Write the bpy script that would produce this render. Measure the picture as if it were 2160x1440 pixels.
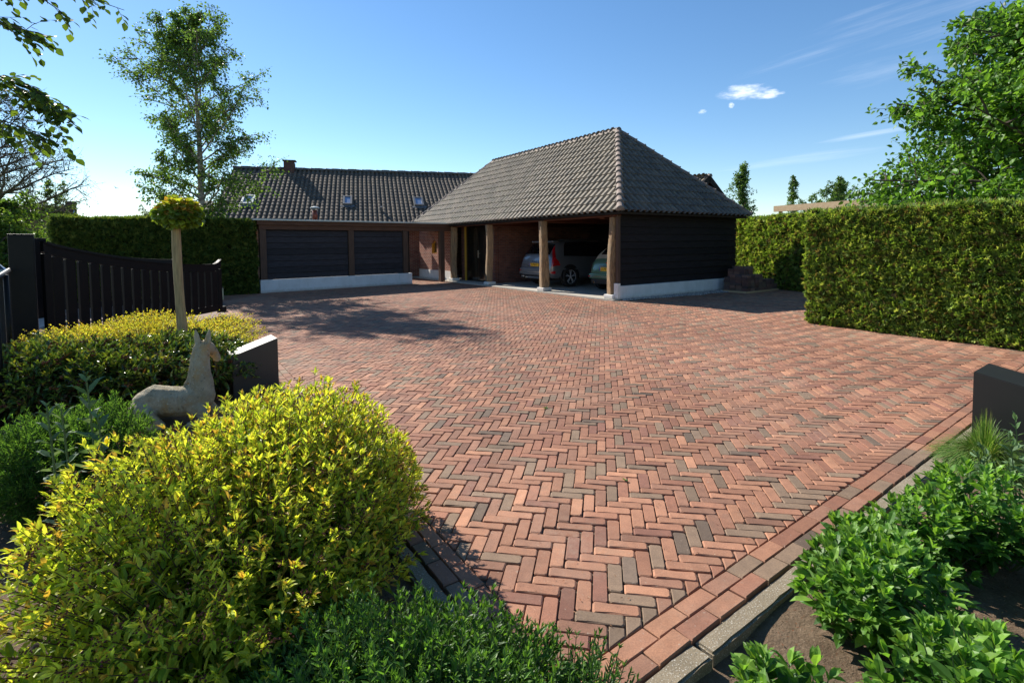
import bpy, bmesh, math, random
import numpy as np
from mathutils import Vector, Matrix

for o in list(bpy.data.objects): bpy.data.objects.remove(o)
S = bpy.context.scene
COL = S.collection
RNG = np.random.default_rng(7)
random.seed(5)
R = math.radians

# ------------------------------------------------------------------ camera
F = 1093.0; PPY = 569.0; PITCH = R(2.83); ROLL = .0094; EYE = 1.54
_r0 = np.array([1, 0, 0.]); FW = np.array([0, math.cos(PITCH), -math.sin(PITCH)]); _u0 = np.array([0, math.sin(PITCH), math.cos(PITCH)])
RT = _r0*math.cos(ROLL)-_u0*math.sin(ROLL); UP = _u0*math.cos(ROLL)+_r0*math.sin(ROLL)
cam = bpy.data.cameras.new('camera'); co = bpy.data.objects.new('camera', cam); COL.objects.link(co)
cam.sensor_width = 36; cam.lens = F/2160*36; cam.shift_y = -(720-PPY)/2160
cam.clip_start = .05; cam.clip_end = 3000
m3 = Matrix(((RT[0], UP[0], -FW[0]), (RT[1], UP[1], -FW[1]), (RT[2], UP[2], -FW[2])))
co.matrix_world = Matrix.Translation((0, 0, EYE)) @ m3.to_4x4()
S.camera = co

def G(x, y, z=0.):            # place in the yard that a measured point stands on (height z)
    d = FW+RT*(x-1080)/F+UP*(PPY-y)/F
    return np.array([0, 0, EYE])+d*(z-EYE)/d[2]
def D(x, y, Y):               # the same at a known distance Y
    d = FW+RT*(x-1080)/F+UP*(PPY-y)/F
    return np.array([0, 0, EYE])+d*Y/d[1]

# ------------------------------------------------------------------ light
SUN_AZ = -46.5; SUN_EL = 36.0
sd = np.array([math.sin(R(SUN_AZ))*math.cos(R(SUN_EL)), math.cos(R(SUN_AZ))*math.cos(R(SUN_EL)), math.sin(R(SUN_EL))])
sl = bpy.data.lights.new('sun', 'SUN'); so = bpy.data.objects.new('sun', sl); COL.objects.link(so)
sl.energy = 4.6; sl.angle = R(.5); sl.color = (1, .94, .85)
so.rotation_euler = Vector(-sd).to_track_quat('-Z', 'Y').to_euler()
S.view_settings.view_transform = 'Standard'; S.view_settings.look = 'None'; S.view_settings.gamma = 1
S.view_settings.exposure = .93
W = bpy.data.worlds.new('World'); S.world = W; W.use_nodes = True
SKY_STRENGTH = .086

def nd(t, kind, **kw):
    n = t.nodes.new(kind)
    for k, v in kw.items():
        if k.startswith('i_'): n.inputs[k[2:].replace('_', ' ')].default_value = v
        else: setattr(n, k, v)
    return n
def mathn(t, op, a, b=None, c=None, clamp=False):
    n = t.nodes.new('ShaderNodeMath'); n.operation = op; n.use_clamp = clamp
    for i, v in enumerate((a, b, c)):
        if v is None: continue
        if isinstance(v, (int, float)): n.inputs[i].default_value = v
        else: t.links.new(v, n.inputs[i])
    return n.outputs[0]
def mixc(t, fac, a, b, mode='MIX'):
    n = t.nodes.new('ShaderNodeMix'); n.data_type = 'RGBA'; n.blend_type = mode
    for s, v in ((n.inputs[0], fac), (n.inputs[6], a), (n.inputs[7], b)):
        if isinstance(v, (int, float)): s.default_value = v
        elif isinstance(v, (tuple, list)): s.default_value = (*v[:3], 1)
        else: t.links.new(v, s)
    return n.outputs[2]

def world():
    t = W.node_tree; t.nodes.clear()
    out = t.nodes.new('ShaderNodeOutputWorld'); bg = t.nodes.new('ShaderNodeBackground'); bg.inputs[1].default_value = SKY_STRENGTH
    sky = t.nodes.new('ShaderNodeTexSky'); sky.sky_type = 'NISHITA'; sky.sun_disc = False
    sky.sun_elevation = R(SUN_EL); sky.sun_rotation = R(SUN_AZ)
    sky.altitude = 0; sky.air_density = 1.0; sky.dust_density = .05; sky.ozone_density = 2.6
    tc = t.nodes.new('ShaderNodeTexCoord'); vec = tc.outputs['Generated']
    def dot(v):
        n = t.nodes.new('ShaderNodeVectorMath'); n.operation = 'DOT_PRODUCT'; t.links.new(vec, n.inputs[0]); n.inputs[1].default_value = tuple(v); return n.outputs['Value']
    def patch(px, py, hw, hh, nscale, seed, lo, hi, amp, stretch=(1, 1, 1), tilt=0.):
        c = D(px, py, 1.)-np.array([0, 0, EYE]); c /= np.linalg.norm(c)
        e = np.cross(c, [0, 0, 1.]); e /= np.linalg.norm(e); h = np.cross(e, c)
        e2 = e*math.cos(tilt)+h*math.sin(tilt); h2 = h*math.cos(tilt)-e*math.sin(tilt)
        a = mathn(t, 'DIVIDE', dot(e2), hw); b = mathn(t, 'DIVIDE', dot(h2), hh)
        rr = mathn(t, 'ADD', mathn(t, 'MULTIPLY', a, a), mathn(t, 'MULTIPLY', b, b))
        cb = t.nodes.new('ShaderNodeCombineXYZ')
        for i, s_, src in ((0, stretch[0], a), (1, stretch[1], b)):
            t.links.new(mathn(t, 'MULTIPLY', src, s_), cb.inputs[i])
        cb.inputs[2].default_value = seed
        nz = t.nodes.new('ShaderNodeTexNoise'); nz.inputs['Scale'].default_value = nscale; nz.inputs['Detail'].default_value = 8; nz.inputs['Roughness'].default_value = .6
        t.links.new(cb.outputs[0], nz.inputs['Vector'])
        v = mathn(t, 'ADD', mathn(t, 'SUBTRACT', 1, rr), mathn(t, 'MULTIPLY', mathn(t, 'SUBTRACT', nz.outputs[0], .5), amp))
        mr = t.nodes.new('ShaderNodeMapRange'); mr.interpolation_type = 'SMOOTHSTEP'
        t.links.new(v, mr.inputs[0]); mr.inputs[1].default_value = lo; mr.inputs[2].default_value = hi
        front = mathn(t, 'GREATER_THAN', dot(c), .3)
        return mathn(t, 'MULTIPLY', mr.outputs[0], front)
    col = sky.outputs[0]
    hsv = t.nodes.new('ShaderNodeHueSaturation'); hsv.inputs['Saturation'].default_value = 1.17; t.links.new(col, hsv.inputs['Color']); col = hsv.outputs[0]
    cw = 11.0
    for (a, k) in ((patch(1572, 194, .042, .014, 1.3, 3.1, .0, 1.9, 2.8), .9), (patch(1618, 200, .026, .009, 1.5, 8.1, .05, 1.6, 2.4), .75),
                   (patch(1543, 222, .006, .006, 1.2, 5.5, .1, 1.3, 2.), .5), (patch(1482, 236, .009, .005, 1.2, 6.5, .2, 1.4, 2.), .35),
                   (patch(1930, 40, .30, .045, .9, 1.5, .5, 1.9, 2.2, (1.2, 2.4, 1), .12), .28), (patch(1880, 142, .12, .03, .9, 2.5, .5, 2.0, 2.0, (1, 2, 1), .1), .16),
                   (patch(1840, 282, .10, .006, .8, 4.5, .3, 1.6, 1.6, (1, 1.5, 1), .08), .22), (patch(1700, 335, .16, .012, .8, 9.5, .3, 1.8, 1.8, (1, 1.5, 1), .06), .2),
                   (patch(225, 443, .2, .006, .8, 7.5, .2, 1.6, 1.4, (1, 1.5, 1), 0), .35)):
        col = mixc(t, mathn(t, 'MULTIPLY', a, k), col, (cw, cw*1.0, cw*1.02))
    t.links.new(col, bg.inputs[0]); t.links.new(bg.outputs[0], out.inputs[0])
world()

# ------------------------------------------------------------------ materials
MATS = {}
def newmat(name):
    m = bpy.data.materials.new(name); m.use_nodes = True; t = m.node_tree; t.nodes.clear()
    out = t.nodes.new('ShaderNodeOutputMaterial'); b = t.nodes.new('ShaderNodeBsdfPrincipled'); t.links.new(b.outputs[0], out.inputs[0])
    MATS[name] = m; return m, t, b, out
def noise(t, scale, detail=4, rough=.55, vec=None, stretch=None):
    n = t.nodes.new('ShaderNodeTexNoise'); n.inputs['Scale'].default_value = scale; n.inputs['Detail'].default_value = detail; n.inputs['Roughness'].default_value = rough
    if vec is None:
        tc = t.nodes.new('ShaderNodeTexCoord'); vec = tc.outputs['Object']
    if stretch:
        mp = t.nodes.new('ShaderNodeMapping'); mp.inputs['Scale'].default_value = stretch; t.links.new(vec, mp.inputs[0]); vec = mp.outputs[0]
    t.links.new(vec, n.inputs['Vector']); return n.outputs[0]
def ramp(t, src, a, b):
    mr = t.nodes.new('ShaderNodeMapRange'); t.links.new(src, mr.inputs[0]); mr.inputs[1].default_value = a; mr.inputs[2].default_value = b; return mr.outputs[0]
def bump(t, b, src, strength=.3, dist=.01):
    n = t.nodes.new('ShaderNodeBump'); n.inputs['Strength'].default_value = strength; n.inputs['Distance'].default_value = dist
    t.links.new(src, n.inputs['Height']); t.links.new(n.outputs[0], b.inputs['Normal'])
def plain(name, c, rough=.6, c2=None, scale=6, bs=.15, bd=.005, metal=0, stretch=None, coat=0, spec=.5, detail=5):
    m, t, b, _ = newmat(name); b.inputs['Roughness'].default_value = rough; b.inputs['Metallic'].default_value = metal
    b.inputs['Specular IOR Level'].default_value = spec
    if coat: b.inputs['Coat Weight'].default_value = coat; b.inputs['Coat Roughness'].default_value = .05
    if c2 is None: c2 = tuple(x*.8 for x in c)
    nz = noise(t, scale, detail, stretch=stretch)
    t.links.new(mixc(t, ramp(t, nz, .35, .65), c, c2), b.inputs['Base Color'])
    if bs: bump(t, b, noise(t, scale*4, 4, stretch=stretch), bs, bd)
    return m
def attr(t):
    a = t.nodes.new('ShaderNodeAttribute'); a.attribute_name = 'Col'; return a.outputs['Color']
def leafmat(name, trans=.4, rough=.45, spec=.35, tcol=(1.25, 1.2, .55)):
    m, t, b, out = newmat(name); c = attr(t)
    nz = noise(t, 60, 2); c2 = mixc(t, 1, c, mixc(t, ramp(t, nz, .3, .7), (.82, .84, .82), (1.12, 1.1, 1.05)), 'MULTIPLY')
    t.links.new(c2, b.inputs['Base Color']); b.inputs['Roughness'].default_value = rough; b.inputs['Specular IOR Level'].default_value = spec
    tr = t.nodes.new('ShaderNodeBsdfTranslucent'); t.links.new(mixc(t, 1, c2, tcol, 'MULTIPLY'), tr.inputs[0])
    mx = t.nodes.new('ShaderNodeMixShader'); mx.inputs[0].default_value = trans
    t.links.new(b.outputs[0], mx.inputs[1]); t.links.new(tr.outputs[0], mx.inputs[2]); t.links.new(mx.outputs[0], out.inputs[0])
    return m
leafmat('leaf', .48, .45, .35, (1.3, 1.28, .6)); leafmat('glossy_leaf', .22, .28, .6); leafmat('thuja', .38, .6, .25); leafmat('dull_leaf', .3, .6, .2)
plain('bark', (.13, .10, .075), .9, (.07, .055, .04), 9, .6, .02, stretch=(3, 3, .6))
plain('pale_bark', (.40, .29, .15), .85, (.24, .175, .09), 14, .4, .006, stretch=(3, 3, .35))
plain('birch_bark', (.50, .44, .36), .8, (.16, .13, .11), 5, .3, .01, stretch=(1, 1, 2.2))
plain('twig', (.085, .065, .05), .9)
plain('red_twig', (.12, .06, .035), .8)
plain('green_stem', (.13, .17, .05), .7)

def pavemat(name, bumpd=.003):
    m, t, b, _ = newmat(name); c = attr(t); b.inputs['Roughness'].default_value = .82; b.inputs['Specular IOR Level'].default_value = .3
    fine = noise(t, 160, 3); mid = noise(t, 14, 4)
    c = mixc(t, 1, c, mixc(t, ramp(t, fine, .3, .7), (.80, .80, .82), (1.16, 1.15, 1.12)), 'MULTIPLY')
    c = mixc(t, 1, c, mixc(t, ramp(t, mid, .3, .7), (.86, .86, .87), (1.1, 1.1, 1.1)), 'MULTIPLY')
    dust = ramp(t, noise(t, .55, 5, .65), .50, .72)
    d2 = mathn(t, 'MULTIPLY', dust, ramp(t, noise(t, 30, 3), .3, .75))
    c = mixc(t, mathn(t, 'MULTIPLY', d2, .8), c, (.35, .255, .185))
    st = ramp(t, noise(t, 2.6, 6, .7), .56, .74); c = mixc(t, mathn(t, 'MULTIPLY', st, .35), c, (.13, .10, .075))
    ck = ramp(t, noise(t, 55, 3, .6), .66, .71); c = mixc(t, mathn(t, 'MULTIPLY', ck, .6), c, (.38, .30, .23))
    t.links.new(c, b.inputs['Base Color']); bump(t, b, noise(t, 220, 4), .55, bumpd); return m
pavemat('paver')
plain('joint_sand', (.15, .115, .08), .95, (.05, .048, .03), 4, .6, .01)
def concrete(name, c, c2):
    m, t, b, _ = newmat(name); b.inputs['Roughness'].default_value = .9
    x = mixc(t, ramp(t, noise(t, 5, 6), .3, .7), c, c2)
    x = mixc(t, ramp(t, noise(t, 180, 2), .6, .66), x, (.5, .47, .4))
    x = mixc(t, ramp(t, noise(t, 130, 2), .63, .7), x, (.12, .11, .08))
    t.links.new(x, b.inputs['Base Color']); bump(t, b, noise(t, 120, 4), .6, .004)
concrete('kerb_concrete', (.27, .215, .14), (.17, .135, .085)); concrete('slab_concrete', (.46, .42, .35), (.38, .35, .30))
def soil():
    m, t, b, _ = newmat('soil'); b.inputs['Roughness'].default_value = .97; b.inputs['Specular IOR Level'].default_value = .15
    c = mixc(t, ramp(t, noise(t, 9, 6, .7), .3, .7), (.23, .165, .11), (.13, .09, .058))
    c = mixc(t, ramp(t, noise(t, 90, 3, .7), .58, .68), c, (.27, .20, .135))
    c = mixc(t, ramp(t, noise(t, 70, 3, .7), .62, .7), c, (.20, .075, .035))
    t.links.new(c, b.inputs['Base Color']); bump(t, b, noise(t, 45, 8, .72), 1., .025)
soil()
plain('chip', (.26, .15, .09), .9, (.14, .09, .06), 20)
plain('stem_litter', (.20, .08, .04), .9)
plain('driveway_clinker', (.20,.115,.085), .85, (.13,.085,.065), 12, .5, .01)
plain('lawn', (.10, .17, .03), .95, (.07, .12, .025), 20, .8, .04)
plain('pale_paving', (.42, .34, .29), .9, (.34, .28, .25), 5)
def plaster(name, c, c2):
    m, t, b, _ = newmat(name); b.inputs['Roughness'].default_value = .85; col = mixc(t, ramp(t, noise(t, 3, 5), .35, .65), c, c2)
    tc = t.nodes.new('ShaderNodeTexCoord'); sp = t.nodes.new('ShaderNodeSeparateXYZ'); t.links.new(tc.outputs['Object'], sp.inputs[0])
    k = mathn(t, 'ADD', sp.outputs[2], mathn(t, 'MULTIPLY', noise(t, 11, 5, .7), .16)); spl = mathn(t, 'SUBTRACT', 1, ramp(t, k, .10, .19))      # mud splashed up from the ground
    col = mixc(t, mathn(t, 'MULTIPLY', spl, .55, clamp=True), col, (.30, .26, .20)); st = ramp(t, noise(t, 5, 5, .6, stretch=(3, 3, .35)), .56, .72); col = mixc(t, mathn(t, 'MULTIPLY', st, .22), col, (.33, .33, .28))
    t.links.new(col, b.inputs['Base Color']); bump(t, b, noise(t, 14, 4), .2, .003)
plaster('white_plaster', (.66, .68, .69), (.58, .60, .60)); plaster('white_plinth', (.74, .72, .68), (.62, .60, .55))
def boards(name, c, c2, vertical=False, pitch=.205, rough=.75, off=.437):
    m, t, b, _ = newmat(name); b.inputs['Roughness'].default_value = rough; b.inputs['Specular IOR Level'].default_value = .3
    nz = noise(t, 4, 6, .6, stretch=(1, 1, 14) if not vertical else (14, 14, .7)); col = mixc(t, ramp(t, nz, .35, .65), c, c2)
    if not vertical:
        tc = t.nodes.new('ShaderNodeTexCoord'); sp = t.nodes.new('ShaderNodeSeparateXYZ'); t.links.new(tc.outputs['Object'], sp.inputs[0]); k = mathn(t, 'DIVIDE', mathn(t, 'SUBTRACT', sp.outputs[2], off), pitch)
        w = t.nodes.new('ShaderNodeTexWhiteNoise'); w.noise_dimensions = '1D'; t.links.new(mathn(t, 'FLOOR', k), w.inputs['W']); f = mathn(t, 'ADD', mathn(t, 'MULTIPLY', w.outputs[0], .4), .75); cb = t.nodes.new('ShaderNodeCombineXYZ')
        for i in range(3): t.links.new(f, cb.inputs[i])
        col = mixc(t, 1, col, cb.outputs[0], 'MULTIPLY')
    t.links.new(col, b.inputs['Base Color']); bump(t, b, nz, .5, .006)
boards('black_boards', (.040, .037, .043), (.018, .017, .020)); boards('dark_boards', (.019, .014, .015), (.008, .006, .007), rough=.85, pitch=.20, off=.387)
boards('brown_beam', (.125, .060, .035), (.07, .035, .022)); boards('red_beam', (.11, .035, .018), (.06, .022, .012))
boards('brown_post', (.105, .062, .042), (.065, .040, .028), True)
def oldwood():
    m, t, b, _ = newmat('old_oak'); b.inputs['Roughness'].default_value = .85
    nz = noise(t, 5, 7, .65, stretch=(9, 9, .9)); n2 = noise(t, 3, 3)
    c = mixc(t, ramp(t, nz, .36, .62), (.46, .29, .14), (.13, .075, .04)); c = mixc(t, ramp(t, n2, .4, .7), c, (.24, .17, .10))
    c = mixc(t, ramp(t, noise(t, 9, 3, .5, stretch=(7, 7, 1.6)), .68, .72), c, (.02, .015, .01))
    t.links.new(c, b.inputs['Base Color']); bump(t, b, nz, .9, .03)
oldwood()
plain('fresh_timber', (.62, .46, .27), .7, (.52, .37, .21), 3, .1, .003, stretch=(.5, 4, 4))
plain('yellow_paint', (.55, .31, .035), .45, (.50, .28, .03), 3, 0)
plain('black_gloss', (.008, .009, .008), .10, (.006, .007, .006), 3, .0, spec=.7)
plain('black_paint', (.007, .0065, .007), .5, (.005, .005, .0055), 8, .08, .001, spec=.22)
plain('dark_metal', (.022, .020, .020), .40, (.018, .017, .017), 5, .05, .001, metal=0, spec=.6)
plain('zinc', (.45, .49, .47), .45, (.38, .42, .40), 3, .05, .001, metal=.3)
plain('steel', (.55, .55, .55), .3, None, 4, 0, metal=1)
plain('copper_flue', (.28, .06, .03), .4, (.20, .05, .03), 4, 0, metal=.4)
plain('lead', (.10, .11, .12), .6)
plain('beige_lamp', (.55, .46, .27), .6)
plain('bird_black', (.02, .02, .02), .8)
def glassmat(name, c, rough=.05):
    m, t, b, _ = newmat(name); b.inputs['Base Color'].default_value = (*c, 1); b.inputs['Roughness'].default_value = rough; b.inputs['Specular IOR Level'].default_value = .8
glassmat('window_glass', (.03, .035, .04)); glassmat('car_glass', (.008, .009, .011), .04); glassmat('skylight_glass', (.16, .22, .34), .3)
def carpaint(name, c, metal=.5):
    m, t, b, _ = newmat(name); b.inputs['Base Color'].default_value = (*c, 1); b.inputs['Metallic'].default_value = metal; b.inputs['Roughness'].default_value = .32
    b.inputs['Coat Weight'].default_value = .8; b.inputs['Coat Roughness'].default_value = .04
carpaint('silver_paint', (.18, .19, .205)); carpaint('green_paint', (.10, .19, .12), .3); carpaint('white_paint', (.70, .72, .74), 0.); carpaint('pale_silver', (.55, .58, .6), .2)
plain('soft_top', (.46, .38, .28), .85); plain('rubber', (.012, .012, .012), .8); plain('black_plastic', (.012, .012, .013), .5)
plain('chrome', (.75, .76, .78), .12, (.7, .7, .72), 2, 0, metal=1); plain('red_lamp', (.45, .01, .015), .15, (.30, .006, .01), 4, 0, coat=.6)
plain('plate_yellow', (.75, .42, .02), .45, (.72, .40, .02), 2, 0); plain('plate_blue', (.03, .07, .35), .4); plain('ink', (.01, .01, .01), .5)
plain('alloy', (.55,.56,.58), .4, None, 3, 0)
plain('grass_blade', (.10, .2, .03), .5)
def stone():
    m, t, b, _ = newmat('weathered_stone'); b.inputs['Roughness'].default_value = .92
    c = mixc(t, ramp(t, noise(t, 7, 7, .7), .35, .65), (.44, .37, .25), (.27, .225, .135))
    c = mixc(t, ramp(t, noise(t, 3.5, 5, .7), .52, .66), c, (.44, .28, .12))
    c = mixc(t, ramp(t, noise(t, 22, 6, .75), .56, .68), c, (.10, .10, .075))
    c = mixc(t, ramp(t, noise(t, 60, 4), .6, .7), c, (.48, .45, .36))
    t.links.new(c, b.inputs['Base Color']); bump(t, b, noise(t, 38, 8, .75), .9, .012)
stone()
def brickmat(name, c1, c2, mortar, bump_=.5):
    m, t, b, _ = newmat(name); b.inputs['Roughness'].default_value = .9; b.inputs['Specular IOR Level'].default_value = .2
    tc = t.nodes.new('ShaderNodeTexCoord'); sp = t.nodes.new('ShaderNodeSeparateXYZ'); t.links.new(tc.outputs['Object'], sp.inputs[0])
    cb = t.nodes.new('ShaderNodeCombineXYZ'); t.links.new(mathn(t, 'ADD', sp.outputs[0], sp.outputs[1]), cb.inputs[0]); t.links.new(sp.outputs[2], cb.inputs[1])
    br = t.nodes.new('ShaderNodeTexBrick'); t.links.new(cb.outputs[0], br.inputs['Vector'])
    br.inputs['Scale'].default_value = 1; br.inputs['Brick Width'].default_value = .21; br.inputs['Row Height'].default_value = .065; br.inputs['Mortar Size'].default_value = .009
    br.inputs['Mortar Smooth'].default_value = .3; br.inputs['Bias'].default_value = -.1
    br.inputs['Color1'].default_value = (*c1, 1); br.inputs['Color2'].default_value = (*c2, 1); br.inputs['Mortar'].default_value = (*mortar, 1)
    c = mixc(t, 1, br.outputs[0], mixc(t, ramp(t, noise(t, 3, 6), .3, .7), (.75, .75, .78), (1.15, 1.12, 1.1)), 'MULTIPLY')
    t.links.new(c, b.inputs['Base Color']); inv = mathn(t, 'SUBTRACT', 1, br.outputs['Fac']); bump(t, b, inv, bump_, .006)
brickmat('brick', (.34, .12, .08), (.20, .07, .055), (.42, .36, .28)); brickmat('shed_brick', (.22, .085, .06), (.12, .05, .045), (.16, .13, .11)); brickmat('chimney_brick', (.11, .055, .045), (.075, .042, .038), (.11, .09, .08))
def tilemat(name, ro=.7, sp_=.3):
    m, t, b, _ = newmat(name); b.inputs['Roughness'].default_value = ro; b.inputs['Specular IOR Level'].default_value = sp_
    c = attr(t); c = mixc(t, 1, c, mixc(t, ramp(t, noise(t, 7, 6, .7), .3, .7), (.6, .62, .65), (1.25, 1.22, 1.15)), 'MULTIPLY')
    c = mixc(t, ramp(t, noise(t, 5, 6, .75), .64, .74), c, (.24, .21, .09))
    t.links.new(c, b.inputs['Base Color']); bump(t, b, noise(t, 40, 5), .4, .006)
tilemat('roof_tile')
plain('ridge_clay', (.23, .17, .135), .75, (.13, .105, .09), 9, .4, .006); plain('red_tile', (.22, .08, .055), .8, (.13, .05, .04), 9)
tilemat('house_tile', .8, .12)
plain('roof_underside', (.05, .03, .02), .9)

# ------------------------------------------------------------------ object helpers
def tag(o, label=None, cat=None, group=None, kind=None):
    if label: o['label'] = label
    if cat: o['category'] = cat
    if group: o['group'] = group
    if kind: o['kind'] = kind
    return o
def link(name, me, mat=None, parent=None):
    o = bpy.data.objects.new(name, me); COL.objects.link(o)
    if mat: me.materials.append(MATS[mat])
    if parent: o.parent = parent
    return o
def empty(name, loc, rz=0, **kw):
    o = bpy.data.objects.new(name, None); COL.objects.link(o); o.location = tuple(loc); o.rotation_euler = (0, 0, rz); o.empty_display_size = .2
    return tag(o, **kw)
def copy_tree(o, parent=None):
    c = o.copy(); COL.objects.link(c); c.parent = parent
    for ch in [x for x in COL.objects if x.parent == o]: copy_tree(ch, c)
    return c

class MB:
    """collects shapes in one mesh"""
    def __init__(s): s.v = []; s.f = []
    def add(s, vs, fs):
        n = len(s.v); s.v += [tuple(map(float, v)) for v in vs]; s.f += [tuple(i+n for i in f) for f in fs]; return s
    def box(s, x0, x1, y0, y1, z0, z1, bev=0):
        if x1 < x0: x0, x1 = x1, x0
        if y1 < y0: y0, y1 = y1, y0
        if not bev:
            return s.add([(x0,y0,z0),(x1,y0,z0),(x1,y1,z0),(x0,y1,z0),(x0,y0,z1),(x1,y0,z1),(x1,y1,z1),(x0,y1,z1)],
                         [(0,3,2,1),(4,5,6,7),(0,1,5,4),(1,2,6,5),(2,3,7,6),(3,0,4,7)])
        b = bmesh.new(); r = bmesh.ops.create_cube(b, size=1)
        for v in b.verts: v.co = Vector(((x0+x1)/2+v.co.x*(x1-x0), (y0+y1)/2+v.co.y*(y1-y0), (z0+z1)/2+v.co.z*(z1-z0)))
        bmesh.ops.bevel(b, geom=list(b.edges), offset=bev, segments=2, affect='EDGES', profile=.6)
        b.verts.ensure_lookup_table(); b.verts.index_update()
        s.add([v.co for v in b.verts], [[v.index for v in f.verts] for f in b.faces]); b.free(); return s
    def bar(s, a, b, w, h, up=(0, 0, 1)):
        a = Vector(a); b = Vector(b); d = (b-a).normalized(); u = Vector(up); sx = d.cross(u).normalized(); u = sx.cross(d)
        vs = [p+sx*i*w/2+u*j*h/2 for p in (a, b) for i, j in ((-1,-1),(1,-1),(1,1),(-1,1))]
        return s.add(vs, [(3,2,1,0),(4,5,6,7),(0,1,5,4),(1,2,6,5),(2,3,7,6),(3,0,4,7)])
    def tube(s, pts, rad, n=8, caps=True):
        pts = [Vector(p) for p in pts]; k = len(pts)
        if isinstance(rad, (int, float)): rad = [rad]*k
        rings = []
        for i, p in enumerate(pts):
            d = (pts[min(i+1, k-1)]-pts[max(i-1, 0)]).normalized(); ref = Vector((0, 0, 1)) if abs(d.z) < .9 else Vector((1, 0, 0))
            a = d.cross(ref).normalized(); b = d.cross(a); rings.append([p+(a*math.cos(2*math.pi*j/n)+b*math.sin(2*math.pi*j/n))*rad[i] for j in range(n)])
        fs = [(i*n+j, i*n+(j+1)%n, (i+1)*n+(j+1)%n, (i+1)*n+j) for i in range(k-1) for j in range(n)]
        if caps: fs += [tuple(range(n))[::-1], tuple((k-1)*n+j for j in range(n))]
        return s.add([v for r in rings for v in r], fs)
    def prism(s, poly, z0, z1):
        n = len(poly); return s.add([(x, y, z0) for x, y in poly]+[(x, y, z1) for x, y in poly], [tuple(range(n))[::-1], tuple(range(n, 2*n))]+[(i, (i+1)%n, n+(i+1)%n, n+i) for i in range(n)])
    def build(s, name, mat, parent=None, smooth=False):
        me = bpy.data.meshes.new(name); me.from_pydata(s.v, [], s.f); me.validate()
        b = bmesh.new(); b.from_mesh(me); bmesh.ops.recalc_face_normals(b, faces=b.faces); b.to_mesh(me); b.free()
        if smooth: me.polygons.foreach_set('use_smooth', [True]*len(me.polygons))
        return link(name, me, mat, parent)

def nrm(a): return a/np.maximum(np.linalg.norm(a, axis=-1, keepdims=True), 1e-9)
def frames(d, roll=None, up=(0, 0, 1.)):
    d = nrm(d); s = nrm(np.cross(d, np.array(up))+1e-6); n = np.cross(s, d)
    if roll is not None:
        c = np.cos(roll)[:, None]; q = np.sin(roll)[:, None]; s, n = s*c+n*q, n*c-s*q
    return s, d, n
class Cloud:
    """fast mesh of many small repeated pieces with a colour per point"""
    def __init__(s): s.V = []; s.L = []; s.T = []; s.C = []; s.n = 0
    def raw(s, V, loops, totals, cols):
        s.V.append(V.reshape(-1, 3)); s.L.append(loops.ravel()+s.n); s.T.append(totals.ravel()); s.C.append(np.broadcast_to(cols, (len(s.V[-1]), 3))); s.n += len(s.V[-1])
    def put(s, tpl, pos, fr, sx, sy, sz, col):
        tv, polys = tpl; tv = np.array(tv, float); N = len(pos); k = len(tv)
        if N == 0: return
        sx, sy, sz = [np.broadcast_to(np.asarray(a, float), (N,)) for a in (sx, sy, sz)]
        X, Y, Z = fr
        V = pos[:, None]+X[:, None]*(tv[None, :, :1]*sx[:, None, None])+Y[:, None]*(tv[None, :, 1:2]*sy[:, None, None])+Z[:, None]*(tv[None, :, 2:]*sz[:, None, None])
        lp = np.concatenate([np.array(p) for p in polys]); tt = np.array([len(p) for p in polys])
        loops = lp[None]+(np.arange(N)*k)[:, None]; col = np.asarray(col, float)
        if col.ndim == 1: col = np.broadcast_to(col, (N, 3))
        s.raw(V, loops, np.tile(tt, N), np.repeat(col, k, axis=0))
    def tubes(s, P, rad, sides=4, col=(.1, .1, .1)):
        P = np.asarray(P, float); N, K, _ = P.shape; rad = np.broadcast_to(rad, (N, K))
        T = np.empty_like(P); T[:, 1:-1] = P[:, 2:]-P[:, :-2]; T[:, 0] = P[:, 1]-P[:, 0]; T[:, -1] = P[:, -1]-P[:, -2]; T = nrm(T)
        A = nrm(np.cross(T, np.array([.13, .97, .21]))); B = np.cross(T, A)
        an = np.arange(sides)*2*math.pi/sides
        V = P[:, :, None]+(A[:, :, None]*np.cos(an)[None, None, :, None]+B[:, :, None]*np.sin(an)[None, None, :, None])*rad[:, :, None, None]
        f = []
        for i in range(K-1):
            for j in range(sides): f.append((i*sides+j, i*sides+(j+1)%sides, (i+1)*sides+(j+1)%sides, (i+1)*sides+j))
        f = np.array(f); loops = f[None]+(np.arange(N)*K*sides)[:, None, None]
        s.raw(V, loops, np.full(N*len(f), 4), np.asarray(col, float) if np.ndim(col) == 1 else np.repeat(np.asarray(col), K*sides, axis=0))
    def build(s, name, mat, parent=None, smooth=False):
        V = np.concatenate(s.V); L = np.concatenate(s.L).astype(np.int32); T = np.concatenate(s.T).astype(np.int32); C = np.concatenate(s.C)
        me = bpy.data.meshes.new(name); me.vertices.add(len(V)); me.vertices.foreach_set('co', V.astype(np.float32).ravel())
        me.loops.add(len(L)); me.loops.foreach_set('vertex_index', L)
        me.polygons.add(len(T)); me.polygons.foreach_set('loop_start', np.concatenate([[0], np.cumsum(T)[:-1]]).astype(np.int32)); me.polygons.foreach_set('loop_total', T)
        me.polygons.foreach_set('use_smooth', np.full(len(T), bool(smooth)))
        me.update(calc_edges=True)
        a = me.color_attributes.new('Col', 'FLOAT_COLOR', 'POINT'); a.data.foreach_set('color', np.concatenate([C, np.ones((len(C), 1))], 1).astype(np.float32).ravel())
        return link(name, me, mat, parent)

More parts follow.
